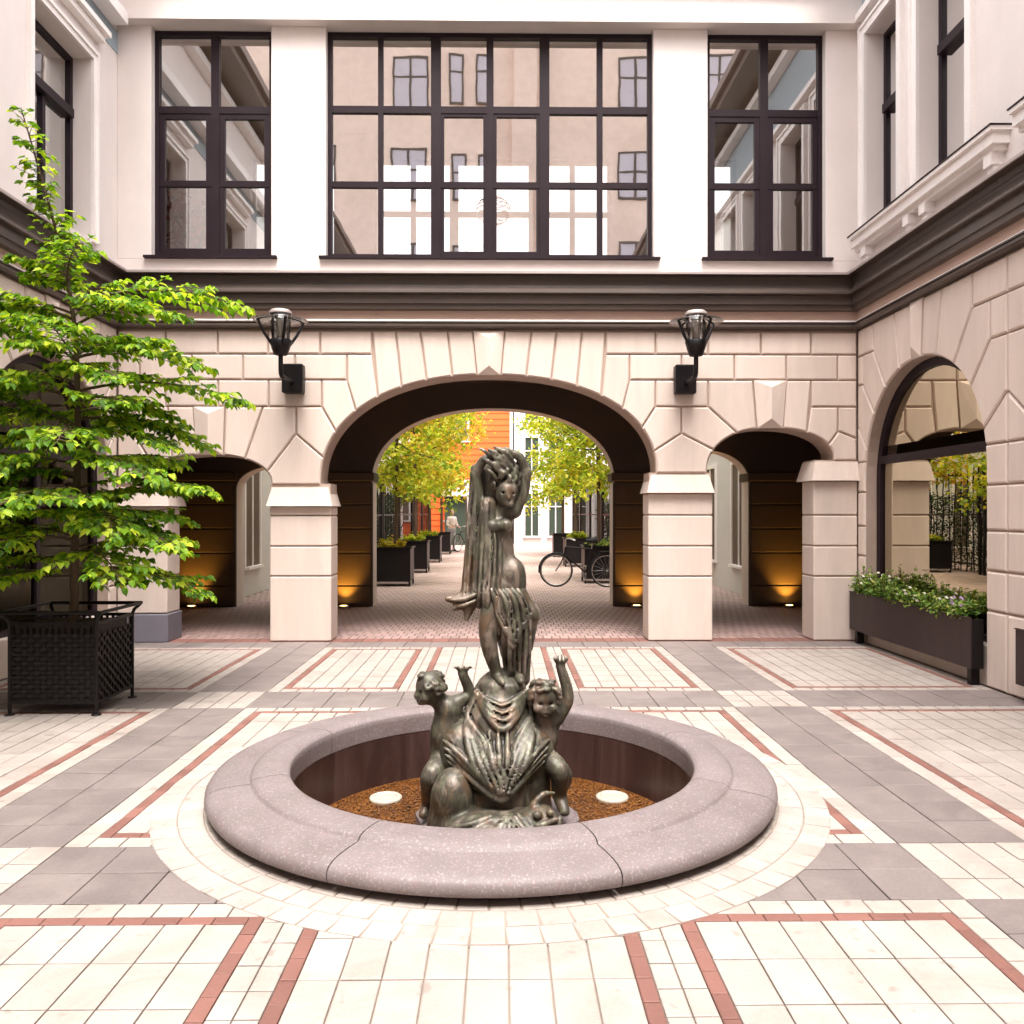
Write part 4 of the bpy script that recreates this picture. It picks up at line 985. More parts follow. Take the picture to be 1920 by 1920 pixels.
for i in range(6):
    x = -.168+.022*i; w_ = .008*math.sin(i*2.3); L_.append([(x+.035-.004*i, 1.77-.03*i), (x+.012+w_, 1.58), (x, 1.38), (x-.008-w_, 1.20), (x-.018, 1.06+.02*(i % 2))])
for i in range(6): L_.append([(-.085+.021*i, 1.60-.035*i), (-.078+.023*i+.006*math.sin(i*2), 1.36), (-.105+.030*i, 1.09)])
v.folds(L_, .0125)
L_ = [[(-.10, 1.10), (-.18, 1.065), (-.26, 1.058)], [(-.11, 1.06), (-.17, 1.035), (-.22, 1.02)]]
for i in range(10):
    t = i/9; x = -.105+.265*t; w_ = .010*math.sin(i*2.7); L_.append([(x*.75-.015, 1.15-.03*math.sin(3*t)), (x*.95+w_*.6, 1.07), (x*1.05+.012+w_, .985), (x*1.02+.03, .93-.17*t-.02*(i % 2))])
v.folds(L_, .0135)
L_ = []
for i in range(6):
    t = i/5; L_.append([(.045+.03*i, .95), (.040+.030*i+.006*math.sin(i*2), .82), (.048+.028*i, .62)])
L_ += [[(-.01, 1.01), (.04, .90), (.09, .85), (.14, .89), (.19, .98)], [(.02, .98), (.06, .89), (.10, .87), (.15, .93)], [(.06, .86), (.09, .80), (.13, .84)], [(.065, .89), (.10, .83), (.125, .88)], [(.195, .96), (.19, .90), (.18, .85)]]
v.folds(L_, .0135)
stpart('mantle', v)
# --- draped mound that carries her
v = Vol((-.46, -.50, -.30), (.48, .42, .66), .0068)
v.cone((.03, .02, .555), (.02, .01, .47), .10, .165, .05); v.cone((.02, .01, .47), (.01, -.01, .30), .165, .225, .05); v.cone((.01, -.01, .30), (.01, -.02, .06), .225, .295, .06); v.cone((.01, -.02, .05), (.0, .0, -.20), .27, .34, .06)
v.ell((.035, -.02, .570), (.120, .105, .030), .04); v.ell((-.20, -.10, .22), (.12, .15, .16), .06); v.ell((.20, -.10, .22), (.12, .15, .15), .06)
v.ell((.02, -.25, .17), (.17, .11, .12), .05); v.cone((-.13, -.24, .22), (.03, -.345, .075), .05, .045, .04); v.cone((.18, -.24, .24), (.03, -.345, .075), .05, .045, .04)
L_ = []
for i in range(4):                                                                 # swags under her feet
    t = i/3; L_.append([(-.115-.02*t, .56), (-.06, .515-.07*t), (.035, .482-.115*t), (.13, .52-.075*t), (.185+.02*t, .56)])
v.folds(L_, .020, lift=.5)
L_ = []
for i in range(5): L_.append([(-.10-.022*i, .55-.03*i), (-.165+.004*i, .40), (-.15+.03*i, .27), (-.08+.032*i, .14), (-.02+.015*i, .07)])
for i in range(4): L_.append([(.16+.022*i, .55-.03*i), (.205-.008*i, .40), (.185-.028*i, .28), (.12-.028*i, .15), (.06-.01*i, .08)])
for i in range(5): L_.append([(-.30+.01*i, .30-.035*i), (-.20+.01*i, .24-.035*i), (-.09+.012*i, .155-.028*i), (.0, .085-.008*i)])
for i in range(4): L_.append([(.30-.01*i, .30-.035*i), (.21-.01*i, .25-.035*i), (.12-.012*i, .165-.028*i), (.06, .09-.008*i)])
for i in range(3): L_.append([(-.04+.05*i, .36), (-.03+.045*i, .26), (.0+.025*i, .16)])
v.folds(L_, .0165)
v.path([(-.27, -.20, .20), (-.15, -.305, .13), (-.03, -.365, .055), (.04, -.375, .035), (.12, -.345, .10), (.22, -.25, .19)], [.010, .016, .020, .020, .016, .010], .010, m=6)
stpart('draped_mound', v)
# --- lower rocks: domed boulder, fan of pleats and a gaping fish head
v = Vol((-.46, -.60, -.32), (.50, .30, .22), .0068)
v.ell((-.235, -.27, .035), (.105, .115, .135), .03); v.cone((-.24, -.25, .0), (-.26, -.22, -.20), .11, .13, .05)
v.ell((.02, -.28, -.14), (.33, .18, .11), .05)
v.ell((.0, -.40, -.13), (.27, .11, .10), .04)
L_ = []
for i in range(12):
    a = R(196+ (322-196)*i/11); L_.append([(.06+.05*math.cos(a), -.01+.02*math.sin(a)), (.05+.17*math.cos(a), -.03+.10*math.sin(a)), (.04+.31*math.cos(a), -.045+.185*math.sin(a))])
v.folds(L_, .015, lift=.6)
v.ell((.235, -.36, -.085), (.10, .10, .085), .03, rot=(0, R(20), R(-20))); v.ell((.265, -.455, -.115), (.062, .05, .026), .012, sub=True)
v.path([(.17, -.43, -.15), (.24, -.485, -.165), (.32, -.44, -.13), (.335, -.40, -.06)], [.014, .018, .018, .014], .012); v.path([(.18, -.44, -.08), (.24, -.475, -.065), (.31, -.43, -.055)], [.012, .017, .014], .012)
v.ell((.215, -.445, -.025), .022, .008); v.ell((.285, -.43, -.02), .020, .008); v.path([(.20, -.36, .0), (.25, -.34, .045), (.31, -.30, .04)], [.02, .018, .01], .015)
for i in range(11):
    a = i/10; v.path([(.02+.17*a, -.50, -.19-.025*math.sin(3*a)), (.03+.17*a, -.535, -.215-.02*math.sin(3*a))], [.012, .009], .006, m=2)
stpart('fish_and_shell', v)
# --- cherubs
def cherub(name, head, curl_axis, torso, hips, legs, arms, face):
    v = Vol((-.56, -.42, -.20), (.52, .34, .86), .0068)
    hd = np.array(head)
    v.ell(head, (.080, .082, .088), .02)
    fd = np.array(face)/np.linalg.norm(face); sd_ = np.cross(fd, (0, 0, 1)); sd_ /= np.linalg.norm(sd_)
    v.ell(hd+fd*.078+np.array((0, 0, -.012)), .014, .012); v.ell(hd+fd*.055+np.array((0, 0, -.055)), (.03, .03, .022), .02)
    for s_ in (-1, 1):
        v.ell(hd+fd*.055+sd_*s_*.042+np.array((0, 0, -.030)), .027, .02); v.ell(hd+fd*.083+sd_*s_*.030+np.array((0, 0, .012)), (.013, .013, .009), .006, sub=True)
    v.ell(hd+fd*.082+np.array((0, 0, -.046)), (.014, .014, .005), .004, sub=True)
    rr = random.Random(hash(name) % 99 if False else len(name))
    for i in range(60):                                                       # curls
        u_ = np.array([rr.gauss(0, 1) for _ in range(3)]); u_ /= np.linalg.norm(u_)
        if u_.dot(fd) > .45 or u_[2] < -.45: continue
        c = hd+u_*.082; tn = np.cross(u_, (.3, .2, .9)); tn /= np.linalg.norm(tn)+1e-6; bn = np.cross(u_, tn)
        v.path([c+tn*.018, c+bn*.016+u_*.012, c-tn*.016+u_*.006, c-bn*.012], [.010, .012, .011, .006], .006, m=2)
    tp, tb = torso
    v.cone(hd+np.array((0, 0, -.06)), np.array(tp)+np.array((0, 0, .02)), .036, .045, .03)
    v.cone(tp, tb, .078, .092, .04); v.ell((np.array(tp)+np.array(tb))/2-np.array((0, .02, .02)), (.085, .085, .09), .04)
    for h_ in hips: v.ell(h_, .078, .03)
    for pts, rs in legs:
        v.path(pts, rs, .025); a, b = np.array(pts[-2]), np.array(pts[-1])
        for f in range(4): v.ell(b+np.array((.012*(f-1.5), -.012, -.004)), .010, .006)
    for pts, rs, hand in arms:
        v.path(pts, rs, .025); e = np.array(pts[-1])
        v.ell(e+np.array((0, 0, .012)), (.026, .022, .024), .012)
        for f in range(5):
            a = -1.1+f*.62; dx, dy = math.sin(a)*.032, -math.cos(a)*.024
            if hand == 'cup': v.path([e+np.array((dx*.5, dy*.5, .018)), e+np.array((dx*1.25, dy*1.2, .045)), e+np.array((dx*1.05, dy*.9, .072-.006*abs(f-2)))], [.010, .009, .006], .005, m=3)
            else: v.path([e+np.array((dx*.5, dy*.4, .012)), e+np.array((dx*1.1, dy, .036)), e+np.array((dx*1.7, dy, .050-.005*abs(f-2)))], [.010, .009, .006], .005, m=3)
    return v
v = cherub('cherub_with_turned_head', S_(808, -.10, 1282), None, (S_(842, -.06, 1328), S_(836, -.03, 1400)), [S_(836, -.08, 1425), S_(850, .0, 1425)],
           [([S_(832, -.09, 1425), S_(812, -.19, 1440), S_(806, -.10, 1495), S_(798, -.14, 1512)], [.074, .056, .040, .028]), ([S_(845, -.04, 1430), S_(838, -.16, 1470), S_(822, -.11, 1505)], [.072, .05, .03])],
           [([S_(862, -.05, 1312), S_(880, -.02, 1300), S_(868, -.05, 1262)], [.040, .034, .026], 'open')], (-.75, -.45, -.35))
stpart('cherub', v, label='left cherub with curly hair, head turned away')
v = cherub('cherub_reaching', S_(1018, -.13, 1296), None, (S_(1022, -.07, 1345), S_(1010, -.02, 1400)), [S_(1008, -.06, 1415), S_(1020, .0, 1420)],
           [([S_(1012, -.08, 1415), S_(1043, -.20, 1425), S_(1046, -.15, 1475), S_(1054, -.21, 1500)], [.074, .056, .042, .028]), ([S_(1020, -.02, 1425), S_(1056, -.05, 1450), S_(1050, .02, 1495)], [.07, .05, .03])],
           [([S_(1044, -.05, 1345), S_(1064, -.05, 1305), S_(1050, -.06, 1248)], [.042, .036, .026], 'cup')], (.1, -.8, -.55))
stpart('cherub', v, label='right cherub reaching up with a cupped hand')
# --- low granite footing
m = MB(); n = 26
o1 = [(STX+(.455+.03*math.sin(3*t)+.02*math.sin(7*t+1))*math.cos(t), STY-.05+(.47+.02*math.sin(5*t))*math.sin(t)) for t in [2*math.pi*k/n for k in range(n)]]
m.add([(x, y, -.30) for x, y in o1]+[(x, y, -.195) for x, y in o1]+[(STX+(x-STX)*.94, STY+(y-STY)*.94, -.172) for x, y in o1],
      [(k, (k+1) % n, n+(k+1) % n, n+k) for k in range(n)]+[(n+k, n+(k+1) % n, 2*n+(k+1) % n, 2*n+k) for k in range(n)]+[tuple(range(2*n, 3*n))])
m.build('granite_footing', M['granite'], ST)

# ------------------------------------------------------------------ wall lamps
def wall_lamp(cx, label):
    t = thing('wall_lamp', label, 'lamp', (cx, YF-.01, 3.0), 'wall lamps beside the main arch')
    z = 3.0; yl = -.64
    MB().bbox(-.125, .125, -.14, .0, -.02, .325, .012).build('wall_box', M['blackmetal'], t, local=True)
    MB().tube([(0, -.13, .10), (0, -.38, .10), (0, yl+.05, .10), (0, yl+.01, .13), (0, yl, .20), (0, yl, .37)], .027, 10).build('arm', M['blackmetal'], t, local=True)
    MB().lathe([(0, .32), (.075, .33), (.10, .40), (.125, .49), (.11, .505), (0, .505)], (0, yl, 0), 24).build('hub', M['blackmetal'], t, local=True)
    for k in range(4):
        a = R(45+90*k-18); c, s_ = math.cos(a), math.sin(a)
        MB().tube([(.09*c, yl+.09*s_, .43), (.18*c, yl+.18*s_, .56), (.255*c, yl+.255*s_, .715)], .017, 8).build('prong', M['blackmetal'], t, local=True)
    MB().lathe([(.10, .515), (.108, .60), (.115, .72), (.118, .80)], (0, yl, 0), 28).build('glass_cylinder', M['lampglass'], t, local=True)
    MB().lathe([(.118, .700), (.300, .712), (.304, .716), (.300, .720), (.118, .708)], (0, yl, 0), 36).build('glass_disc', M['lampglass'], t, local=True)
    MB().lathe([(.122, .79), (.124, .815), (.10, .835), (0, .842)], (0, yl, 0), 28).build('cap', M['flash'], t, local=True)
    MB().lathe([(0, .52), (.045, .52), (.05, .60), (.062, .66), (.05, .74), (0, .76)], (0, yl, 0), 16).build('bulb', M['poollens'], t, local=True)
wall_lamp(-2.49, 'black wall lamp with splayed prongs left of the main arch'); wall_lamp(2.20, 'black wall lamp with splayed prongs right of the main arch')

# ------------------------------------------------------------------ lit uplights at the foot of the dark passage wall
def uplight(x, label, power):
    t = thing('uplight', label, 'light', (x, 13.60, 0), 'amber uplights in the passage')
    MB().lathe([(.0, .002), (.085, .004), (.09, .03), (.075, .045), (.06, .04)], (0, 0, 0), 24).build('housing', M['steel'], t, local=True)
    MB().lathe([(0, .036), (.06, .038)], (0, 0, 0), 20).build('lens', M['lens'], t, local=True)
    ld = bpy.data.lights.new('uplight_beam', 'SPOT'); ld.energy = power; ld.color = (1.0, .48, .06); ld.spot_size = R(84); ld.spot_blend = .9; ld.shadow_soft_size = .04
    lo = bpy.data.objects.new('beam', ld); COL.objects.link(lo); lo.parent = t; lo.location = (0, -.02, .06); lo.rotation_euler = (R(180-22), 0, 0)
for x, lab in ((-5.05, 'amber uplight behind the left side arch'), (-2.58, 'amber uplight inside the main arch, left side'), (2.21, 'amber uplight inside the main arch, right side'), (4.72, 'amber uplight behind the right side arch')):
    uplight(x, lab, 15)

# ------------------------------------------------------------------ woven iron planter with the tree
PX0, PX1, PY0, PY1 = -3.77, -3.11, 6.42, 7.04
tp = thing('tree_planter', 'black woven iron planter box holding the leafy tree on the left', 'planter', ((PX0+PX1)/2, (PY0+PY1)/2, 0))
for i, (x, y) in enumerate(((PX0, PY0), (PX1, PY0), (PX1, PY1), (PX0, PY1))):
    sxn = -1 if x == PX0 else 1; syn = -1 if y == PY0 else 1
    o = MB().tube([(x, y, .0), (x, y, .70), (x+sxn*.012, y+syn*.012, .74), (x+sxn*.05, y+syn*.05, .785)], .0145, 8).build('corner_post', M['blackmetal'], tp)
    MB().lathe([(0, .012), (.035, .010), (.038, 0)], (x, y, 0), 16).build('foot', M['blackmetal'], o)
for a, b in (((PX0-.06, PY0-.05), (PX1+.06, PY0-.05)), ((PX1+.05, PY0-.06), (PX1+.05, PY1+.06)), ((PX1+.06, PY1+.05), (PX0-.06, PY1+.05)), ((PX0-.05, PY1+.06), (PX0-.05, PY0-.06))):
    MB().tube([(*a, .79), (*b, .79)], .015, 8).build('top_rail', M['blackmetal'], tp)
def woven(axis, c, u0, u1):
    """wall of the basket: flat strips woven over and under"""
    z0, z1 = .10, .70; nz, nu = 15, 13; sgn = 1
    for j in range(nz):
        z = z0+.012+(z1-.08-z0-.024)*j/(nz-1); m = MB(); k = 52; vs = []
        for i in range(k+1):
            u = u0+(u1-u0)*i/k; off = .006*math.sin(math.pi*(u-u0)/(u1-u0)*nu+math.pi*j)
            for dz in (-.0135, .0135): vs.append((u, c+off, z+dz) if axis == 'x' else (c+off, u, z+dz))
        m.add(vs, [(2*i, 2*i+2, 2*i+3, 2*i+1) for i in range(k)]); m.build('woven_strip', M['blackmetal'], tp)
    for i in range(nu+1):
        u = u0+(u1-u0)*(i)/nu; m = MB(); k = 60; vs = []
        for j in range(k+1):
            z = z0+(z1-z0)*j/k; off = -.0062*math.sin(math.pi*(nz-1)*(z-z0-.012)/(z1-.08-z0-.024)+math.pi/2)*(1 if i % 2 else -1) if z < z1-.08 else 0
            for du in (-.012, .012): vs.append((u+du, c+off, z) if axis == 'x' else (c+off, u+du, z))
        m.add(vs, [(2*j, 2*j+2, 2*j+3, 2*j+1) for j in range(k)]); m.build('upright_strip', M['blackmetal'], tp)
woven('x', PY0, PX0+.015, PX1-.015); woven('x', PY1, PX0+.015, PX1-.015); woven('y', PX1, PY0+.015, PY1-.015); woven('y', PX0, PY0+.015, PY1-.015)
for z in (.098, .70):
    q = MB(); q.box(PX0, PX1, PY0-.01, PY0+.01, z-.012, z+.012); q.box(PX0, PX1, PY1-.01, PY1+.01, z-.012, z+.012); q.box(PX0-.01, PX0+.01, PY0+.01, PY1-.01, z-.012, z+.012); q.box(PX1-.01, PX1+.01, PY0+.01, PY1-.01, z-.012, z+.012)
    q.build('hoop', M['blackmetal'], tp)
MB().box(PX0+.03, PX1-.03, PY0+.03, PY1-.03, .11, .66).build('inner_box', M['blackmetal'], tp)
MB().box(PX0+.028, PX1-.028, PY0+.028, PY1-.028, .661, .675).build('soil', M['soil'], tp)

# ------------------------------------------------------------------ trees
def leaf_verts(p, d, up, L, wd, droop=.25):
    """ovate leaf folded along its rib: 8 corners"""
    d = d.normalized(); s_ = d.cross(up)
    s_ = s_.normalized() if s_.length > 1e-4 else Vector((1, 0, 0)); n = s_.cross(d).normalized()
    f = .16*wd
    def q(t, w_, h=0): return p+d*(L*t)+s_*(wd*w_)+n*(h-droop*L*t*t)
    return [q(0, 0), q(.28, -.44, f), q(.62, -.40, f), q(1, 0), q(.62, .40, f), q(.28, .44, f), q(.30, 0, 0), q(.64, 0, 0)]
LEAF_F = [(0, 6, 1), (1, 6, 7, 2), (2, 7, 3), (0, 5, 6), (5, 4, 7, 6), (4, 3, 7)]
def mesh_from(V, F, name, mats, smooth=False):
    me = bpy.data.meshes.new(name); me.from_pydata([tuple(v) for v in V], [], F); me.materials.append(mats)
    if smooth: me.polygons.foreach_set('use_smooth', [True]*len(F))
    me.update(); return me

def court_tree():
    rn = random.Random(21)
    t = thing('potted_tree', 'leafy bright green tree with tiered branches growing in the woven planter', 'tree', (-3.44, 6.73, .675))
    base = Vector((-3.44, 6.73, .66))
    tr = [base, base+Vector((.01, 0, .7)), base+Vector((.03, .01, 1.5)), base+Vector((.02, 0, 2.3)), base+Vector((-.05, -.02, 2.85)), base+Vector((-.17, -.05, 3.35)), base+Vector((-.29, -.07, 3.8)), base+Vector((-.37, -.09, 4.10))]
    MB().tube(tr, [.036, .031, .026, .020, .014, .010, .007, .004], 10).build('trunk', M['bark'], t)
    def trunk_at(z):
        for a, b in zip(tr, tr[1:]):
            if a.z <= z <= b.z: return a.lerp(b, (z-a.z)/(b.z-a.z))
        return tr[-1]
    bm_ = MB(); V = []; F = []
    def add_leaf(p, d, L):
        up = Vector((rn.gauss(0, .28), rn.gauss(0, .28), 1)); vs = leaf_verts(p, d, up, L, L*rn.uniform(.70, .86), rn.uniform(.1, .5)); b = len(V); V.extend(vs); F.extend([tuple(i+b for i in f) for f in LEAF_F])
    def twig(p, d, L, lsz, r0=.004):
        n = max(2, int(L/.048)); pts = [p]
        q = p.copy()
        for i in range(n):
            d = (d+Vector((rn.gauss(0, .06), rn.gauss(0, .06), rn.gauss(-.02, .04)))).normalized(); q = q+d*(L/n); pts.append(q.copy())
            side = d.cross(Vector((0, 0, 1))).normalized()*(1 if i % 2 else -1)
            ld = (d*.55+side*.85+Vector((0, 0, rn.uniform(-.45, .05)))); add_leaf(q, ld, lsz*rn.uniform(.7, 1.15))
            if rn.random() < .5: add_leaf(q, d*.5-side*.7+Vector((0, 0, rn.uniform(-.5, 0))), lsz*rn.uniform(.6, 1.0))
        add_leaf(q, d+Vector((0, 0, -.3)), lsz*rn.uniform(.6, 1))
        bm_.tube(pts, [r0*(1-.7*i/n) for i in range(n+1)], 4, caps=False)
    # limbs: height above ground, azimuth (deg, 0 = right, 90 = away), length, rise
    limbs = [(3.36, 8, 1.38, .10), (3.20, -35, .95, .10), (3.25, 150, .95, .2), (3.30, 205, 1.1, .05), (3.05, 60, .9, .2), (3.0, 175, 1.15, .1), (2.95, -12, 1.15, -.08), (2.9, 265, .9, .0), (2.85, 110, .9, .2),
             (2.68, 3, 1.52, .02), (2.66, 228, 1.2, .0), (2.62, 185, 1.25, .05), (2.55, -52, 1.05, -.05), (2.5, 85, 1.0, .1), (2.45, 22, 1.2, -.06), (2.40, 140, 1.1, .1), (2.32, 300, 1.0, -.1),
             (2.20, 195, 1.3, -.02), (2.12, -22, 1.0, -.12), (2.08, 250, 1.1, -.05), (2.05, 60, 1.0, .05), (1.98, 165, 1.25, 0), (1.90, 5, 1.28, .03), (1.84, 280, 1.0, -.1), (1.80, 215, 1.2, -.08), (1.72, -38, .95, -.1), (1.66, 120, 1.0, 0),
             (1.55, 4, 1.22, -.02), (1.52, 185, 1.15, -.05), (1.48, 245, 1.0, -.1), (1.42, 40, 1.0, -.03), (1.38, 305, .9, -.12), (1.30, 150, .95, -.05), (1.25, 350, 1.0, -.14), (1.22, 215, 1.0, -.14), (1.18, 100, .8, -.05), (3.5, 120, .7, .3), (3.55, 300, .55, .3), (3.6, 190, .55, .3),
             (2.78, 320, .95, -.02), (2.35, 345, 1.0, -.1), (2.75, 195, 1.1, .05), (1.6, 335, .85, -.08), (2.0, 225, 1.15, -.02)]
    for _ in range(20): limbs.append((rn.uniform(1.25, 3.45), rn.uniform(0, 360), rn.uniform(.45, .95), rn.uniform(-.1, .45)))
    for z, az, L, rise in limbs:
        az += rn.uniform(-12, 12); L *= rn.uniform(.72, .98)
        p = trunk_at(z-.10-.05); d = Vector((math.cos(R(az)), math.sin(R(az)), .35+rise)).normalized(); n = 12; pts = [p.copy()]; q = p.copy()
        for i in range(n):
            d = (d+Vector((rn.gauss(0, .05), rn.gauss(0, .05), -.055+rn.gauss(0, .015)+rise*.02))).normalized(); q = q+d*(L/n); pts.append(q.copy())
            f = (i+1)/n
            if f > .12:
                for sgn in ((1, -1) if f > .25 or rn.random() < .6 else (1,)):
                    side = d.cross(Vector((0, 0, 1))).normalized()*sgn
                    tl = (.14+.40*math.sin(math.pi*min(1, f*.92))*(1-.35*f))*rn.uniform(.55, 1.15)*min(1, L)
                    twig(q.copy(), (d*rn.uniform(.45, .9)+side*rn.uniform(.6, 1.0)+Vector((0, 0, rn.uniform(-.12, .12)))).normalized(), tl, .082)
        twig(q.copy(), d, .16, .07)
        bm_.tube(pts, [.012*(1-.8*i/n)*min(1, L)+.0015 for i in range(n+1)], 6, caps=False)
    # leader with short shoots
    z = 3.35
    while z < 4.72:
        p = trunk_at(z-.0); f = (z-3.35)/1.37
        for _ in range(3):
            az = rn.uniform(0, 6.28); twig(p.copy(), Vector((math.cos(az), math.sin(az), rn.uniform(.0, .7))).normalized(), rn.uniform(.08, .28)*(1.1-.65*f), .085*(1-.30*f))
        z += .05
    bm_.build('branches', M['twig'], t)
    link('crown', mesh_from(V, F, 'crown', M['leaf']), t)
    return len(V)//8
nl = court_tree()

def lane_tree_meshes(seed, H, mat):
    rn = random.Random(seed); m = MB(); V = []; F = []
    pts = [Vector((0, 0, 0)), Vector((.02, .01, H*.3)), Vector((-.03, .02, H*.6)), Vector((.02, -.02, H*.95))]
    m.tube(pts, [.05, .042, .03, .012], 8)
    for i in range(34):
        z = H*(.28+.72*i/33); az = i*2.4; L = (.85+.95*math.sin(math.pi*min(1, (i+4)/34)))*rn.uniform(.75, 1.1)
        d = Vector((math.cos(az), math.sin(az), rn.uniform(.3, .8) if i > 9 else rn.uniform(-.45, .4))).normalized(); p = Vector((0, 0, z)); ln = [p.copy()]
        for k in range(6):
            d = (d+Vector((rn.gauss(0, .15), rn.gauss(0, .15), rn.gauss(-.04, .1)))).normalized(); p = p+d*L/6; ln.append(p.copy())
            for _ in range(26):
                o_ = p+Vector((rn.gauss(0, .16), rn.gauss(0, .16), rn.gauss(0, .14))); ld = Vector((rn.gauss(0, 1), rn.gauss(0, 1), rn.gauss(-.4, .5)))
                s_ = rn.uniform(.08, .15); b = len(V); V.extend(leaf_verts(o_, ld, Vector((rn.gauss(0, .5), rn.gauss(0, .5), 1)), s_, s_*.75)); F.extend([tuple(q+b for q in f) for f in LEAF_F])
        m.tube(ln, [.016*(1-.8*k/6) for k in range(7)], 5, caps=False)
    return m.mesh('trunk', M['bark']), mesh_from(V, F, 'crown', mat)
TREES = [lane_tree_meshes(3, 5.2, M['leaf_g2']), lane_tree_meshes(5, 5.4, M['leaf_y']), lane_tree_meshes(9, 4.9, M['leaf_g2'])]
def lane_planter(x, y, label):
    t = thing('lane_planter', label, 'planter', (x, y, 0), 'black planter boxes along the lane')
    MB().bbox(-.40, .40, -.38, .38, .10, .80, .012).build('box', M['blackmetal'], t, local=True)
    for a, b in ((-.38, -.36), (.38, -.36), (.38, .36), (-.38, .36)): MB().box(a-.02, a+.02, b-.02, b+.02, 0, .10).build('foot', M['blackmetal'], t, local=True)
    q = MB(); q.box(-.43, .43, -.41, -.37, .80, .83); q.box(-.43, .43, .37, .41, .80, .83); q.box(-.43, -.39, -.37, .37, .80, .83); q.box(.39, .43, -.37, .37, .80, .83); q.build('rim', M['blackmetal'], t, local=True)
    MB().box(-.36, .36, -.385, -.381, .06, .10).build('base_rail', M['steel'], t, local=True)
    MB().box(-.385, .385, -.365, .365, .775, .801).build('soil', M['soil'], t, local=True)
def lane_tree(x, y, k, rz, label, s=1.0):
    t = thing('lane_tree', label, 'tree', (x, y, .80), 'young trees along the lane', rz)
    t.scale = (s, s, s)
    link('trunk', TREES[k][0], t, local=True); link('crown', TREES[k][1], t, local=True)
side_words = {-1: 'left', 1: 'right'}; ordn = ['nearest', 'second', 'third', 'fourth', 'fifth']
for s_, x, ys in ((-1, -2.33, (17.95, 21.9, 26.4, 31.5)), (1, 2.22, (18.65, 24.3, 29.6))):
    for i, y in enumerate(ys):
        lane_planter(x, y, f'black planter box, {ordn[i]} in the row on the lane\'s {side_words[s_]} side')
        k = (1 if i % 2 else 2) if s_ < 0 else (0 if i % 2 == 0 else 2)
        lane_tree(x-.05*s_, y, k, i*1.7+s_, f'{"yellow" if k == 1 else "yellowish green"} young tree, {ordn[i]} in the row on the lane\'s {side_words[s_]} side', 1.12 if i else 1.02)
# clipped undergrowth in planters
def shrub(x, y, z, n, spread, mat, name, label, group, size=.055, hgt=.18, cat='plant', flowers=None):
    rn = random.Random(int(x*100)+int(y*37)); t = thing(name, label, cat, (x, y, z), group); V = []; F = []; st = MB()
    tips = []
    for i in range(n):
        a = rn.uniform(0, 6.28); r = math.sqrt(rn.random()); d = Vector((spread[0]*r*math.cos(a), spread[1]*r*math.sin(a), hgt*rn.uniform(.35, 1)*(1.15-.5*r)))
        b0 = Vector((d.x*.5, d.y*.5, 0)); st.tube([b0, b0.lerp(d, .6)+Vector((0, 0, .02)), d], .0025, 3, caps=False); tips.append(d)
        for k in range(7):
            p = b0.lerp(d, .3+.7*k/6)+Vector((rn.gauss(0, .014), rn.gauss(0, .014), rn.gauss(0, .01))); ld = Vector((rn.gauss(0, 1), rn.gauss(0, 1), rn.gauss(.1, .5))); L = size*rn.uniform(.6, 1.2)
            b = len(V); V.extend(leaf_verts(p, ld, Vector((rn.gauss(0, .4), rn.gauss(0, .4), 1)), L, L*.62)); F.extend([tuple(q+b for q in f) for f in LEAF_F])
    st.build('stems', M['twig'], t, local=True); link('foliage', mesh_from(V, F, 'foliage', mat), t, local=True)
    if flowers:
        fm, cnt = flowers; V = []; F = []
        for d in rn.sample(tips, min(cnt, len(tips))):
            c = d+Vector((rn.gauss(0, .01), -.01, .015))
            for k in range(5):
                a = k*1.2566; ld = Vector((math.cos(a), math.sin(a)*.6-.3, .3+math.sin(a)*.6)); b = len(V); V.extend(leaf_verts(c, ld, Vector((0, -.6, .8)), .022, .020, .1)); F.extend([tuple(q+b for q in f) for f in LEAF_F])
        link('blossoms', mesh_from(V, F, 'blossoms', fm), t, local=True)
for i, y in enumerate((17.95, 21.9, 26.4)): shrub(-2.33, y, .80, 60, (.34, .32), M['leaf_g2'] if i else M['leaf_y'], 'planter_shrub', f'low yellow green shrub in the {ordn[i]} left lane planter', 'shrubs in the lane planters', .09, .24)
shrub(2.22, 24.3, .80, 60, (.34, .32), M['leaf_g2'], 'planter_shrub', 'low yellow green shrub in the second right lane planter', 'shrubs in the lane planters', .09, .24)
shrub(2.22, 18.65, .80, 50, (.34, .32), M['herb'], 'planter_shrub', 'low green shrub in the nearest right lane planter', 'shrubs in the lane planters', .08, .2)

# ------------------------------------------------------------------ steel planters under the right-hand shop windows
def steel_planter(y0, y1, label):
    x0, x1 = 4.19, 4.48; z0, z1 = .155, .605
    t = thing('window_planter', label, 'planter', ((x0+x1)/2, (y0+y1)/2, .15), 'brown steel planters under the shop windows')
    q = MB(); q.bbox(x0, x0+.012, y0, y1, z0, z1, .003); q.build('front_panel', M['rustmetal'], t)
    MB().box(x0+.0125, 4.308, y0+.002, y0+.014, z0, z1-.004).build('end_panel', M['blackmetal'], t); MB().box(x0+.0125, 4.308, y1-.014, y1-.002, z0, z1-.004).build('end_panel', M['rustmetal'], t)
    MB().box(x0+.0125, 4.308, y0+.015, y1-.015, z0+.003, z0+.012).build('base_panel', M['rustmetal'], t)
    MB().box(x0+.013, 4.308, y0+.015, y1-.015, z1-.05, z1-.035).build('soil', M['soil'], t)
    MB().box(x0-.012, x0+.013, y0, y1, z1, z1+.008).build('rim', M['rustmetal'], t)
    for yy in (y0+.08, y1-.12): MB().box(x0+.03, 4.30, yy-.03, yy+.03, 0.0, z0+.002).build('foot', M['blackmetal'], t)
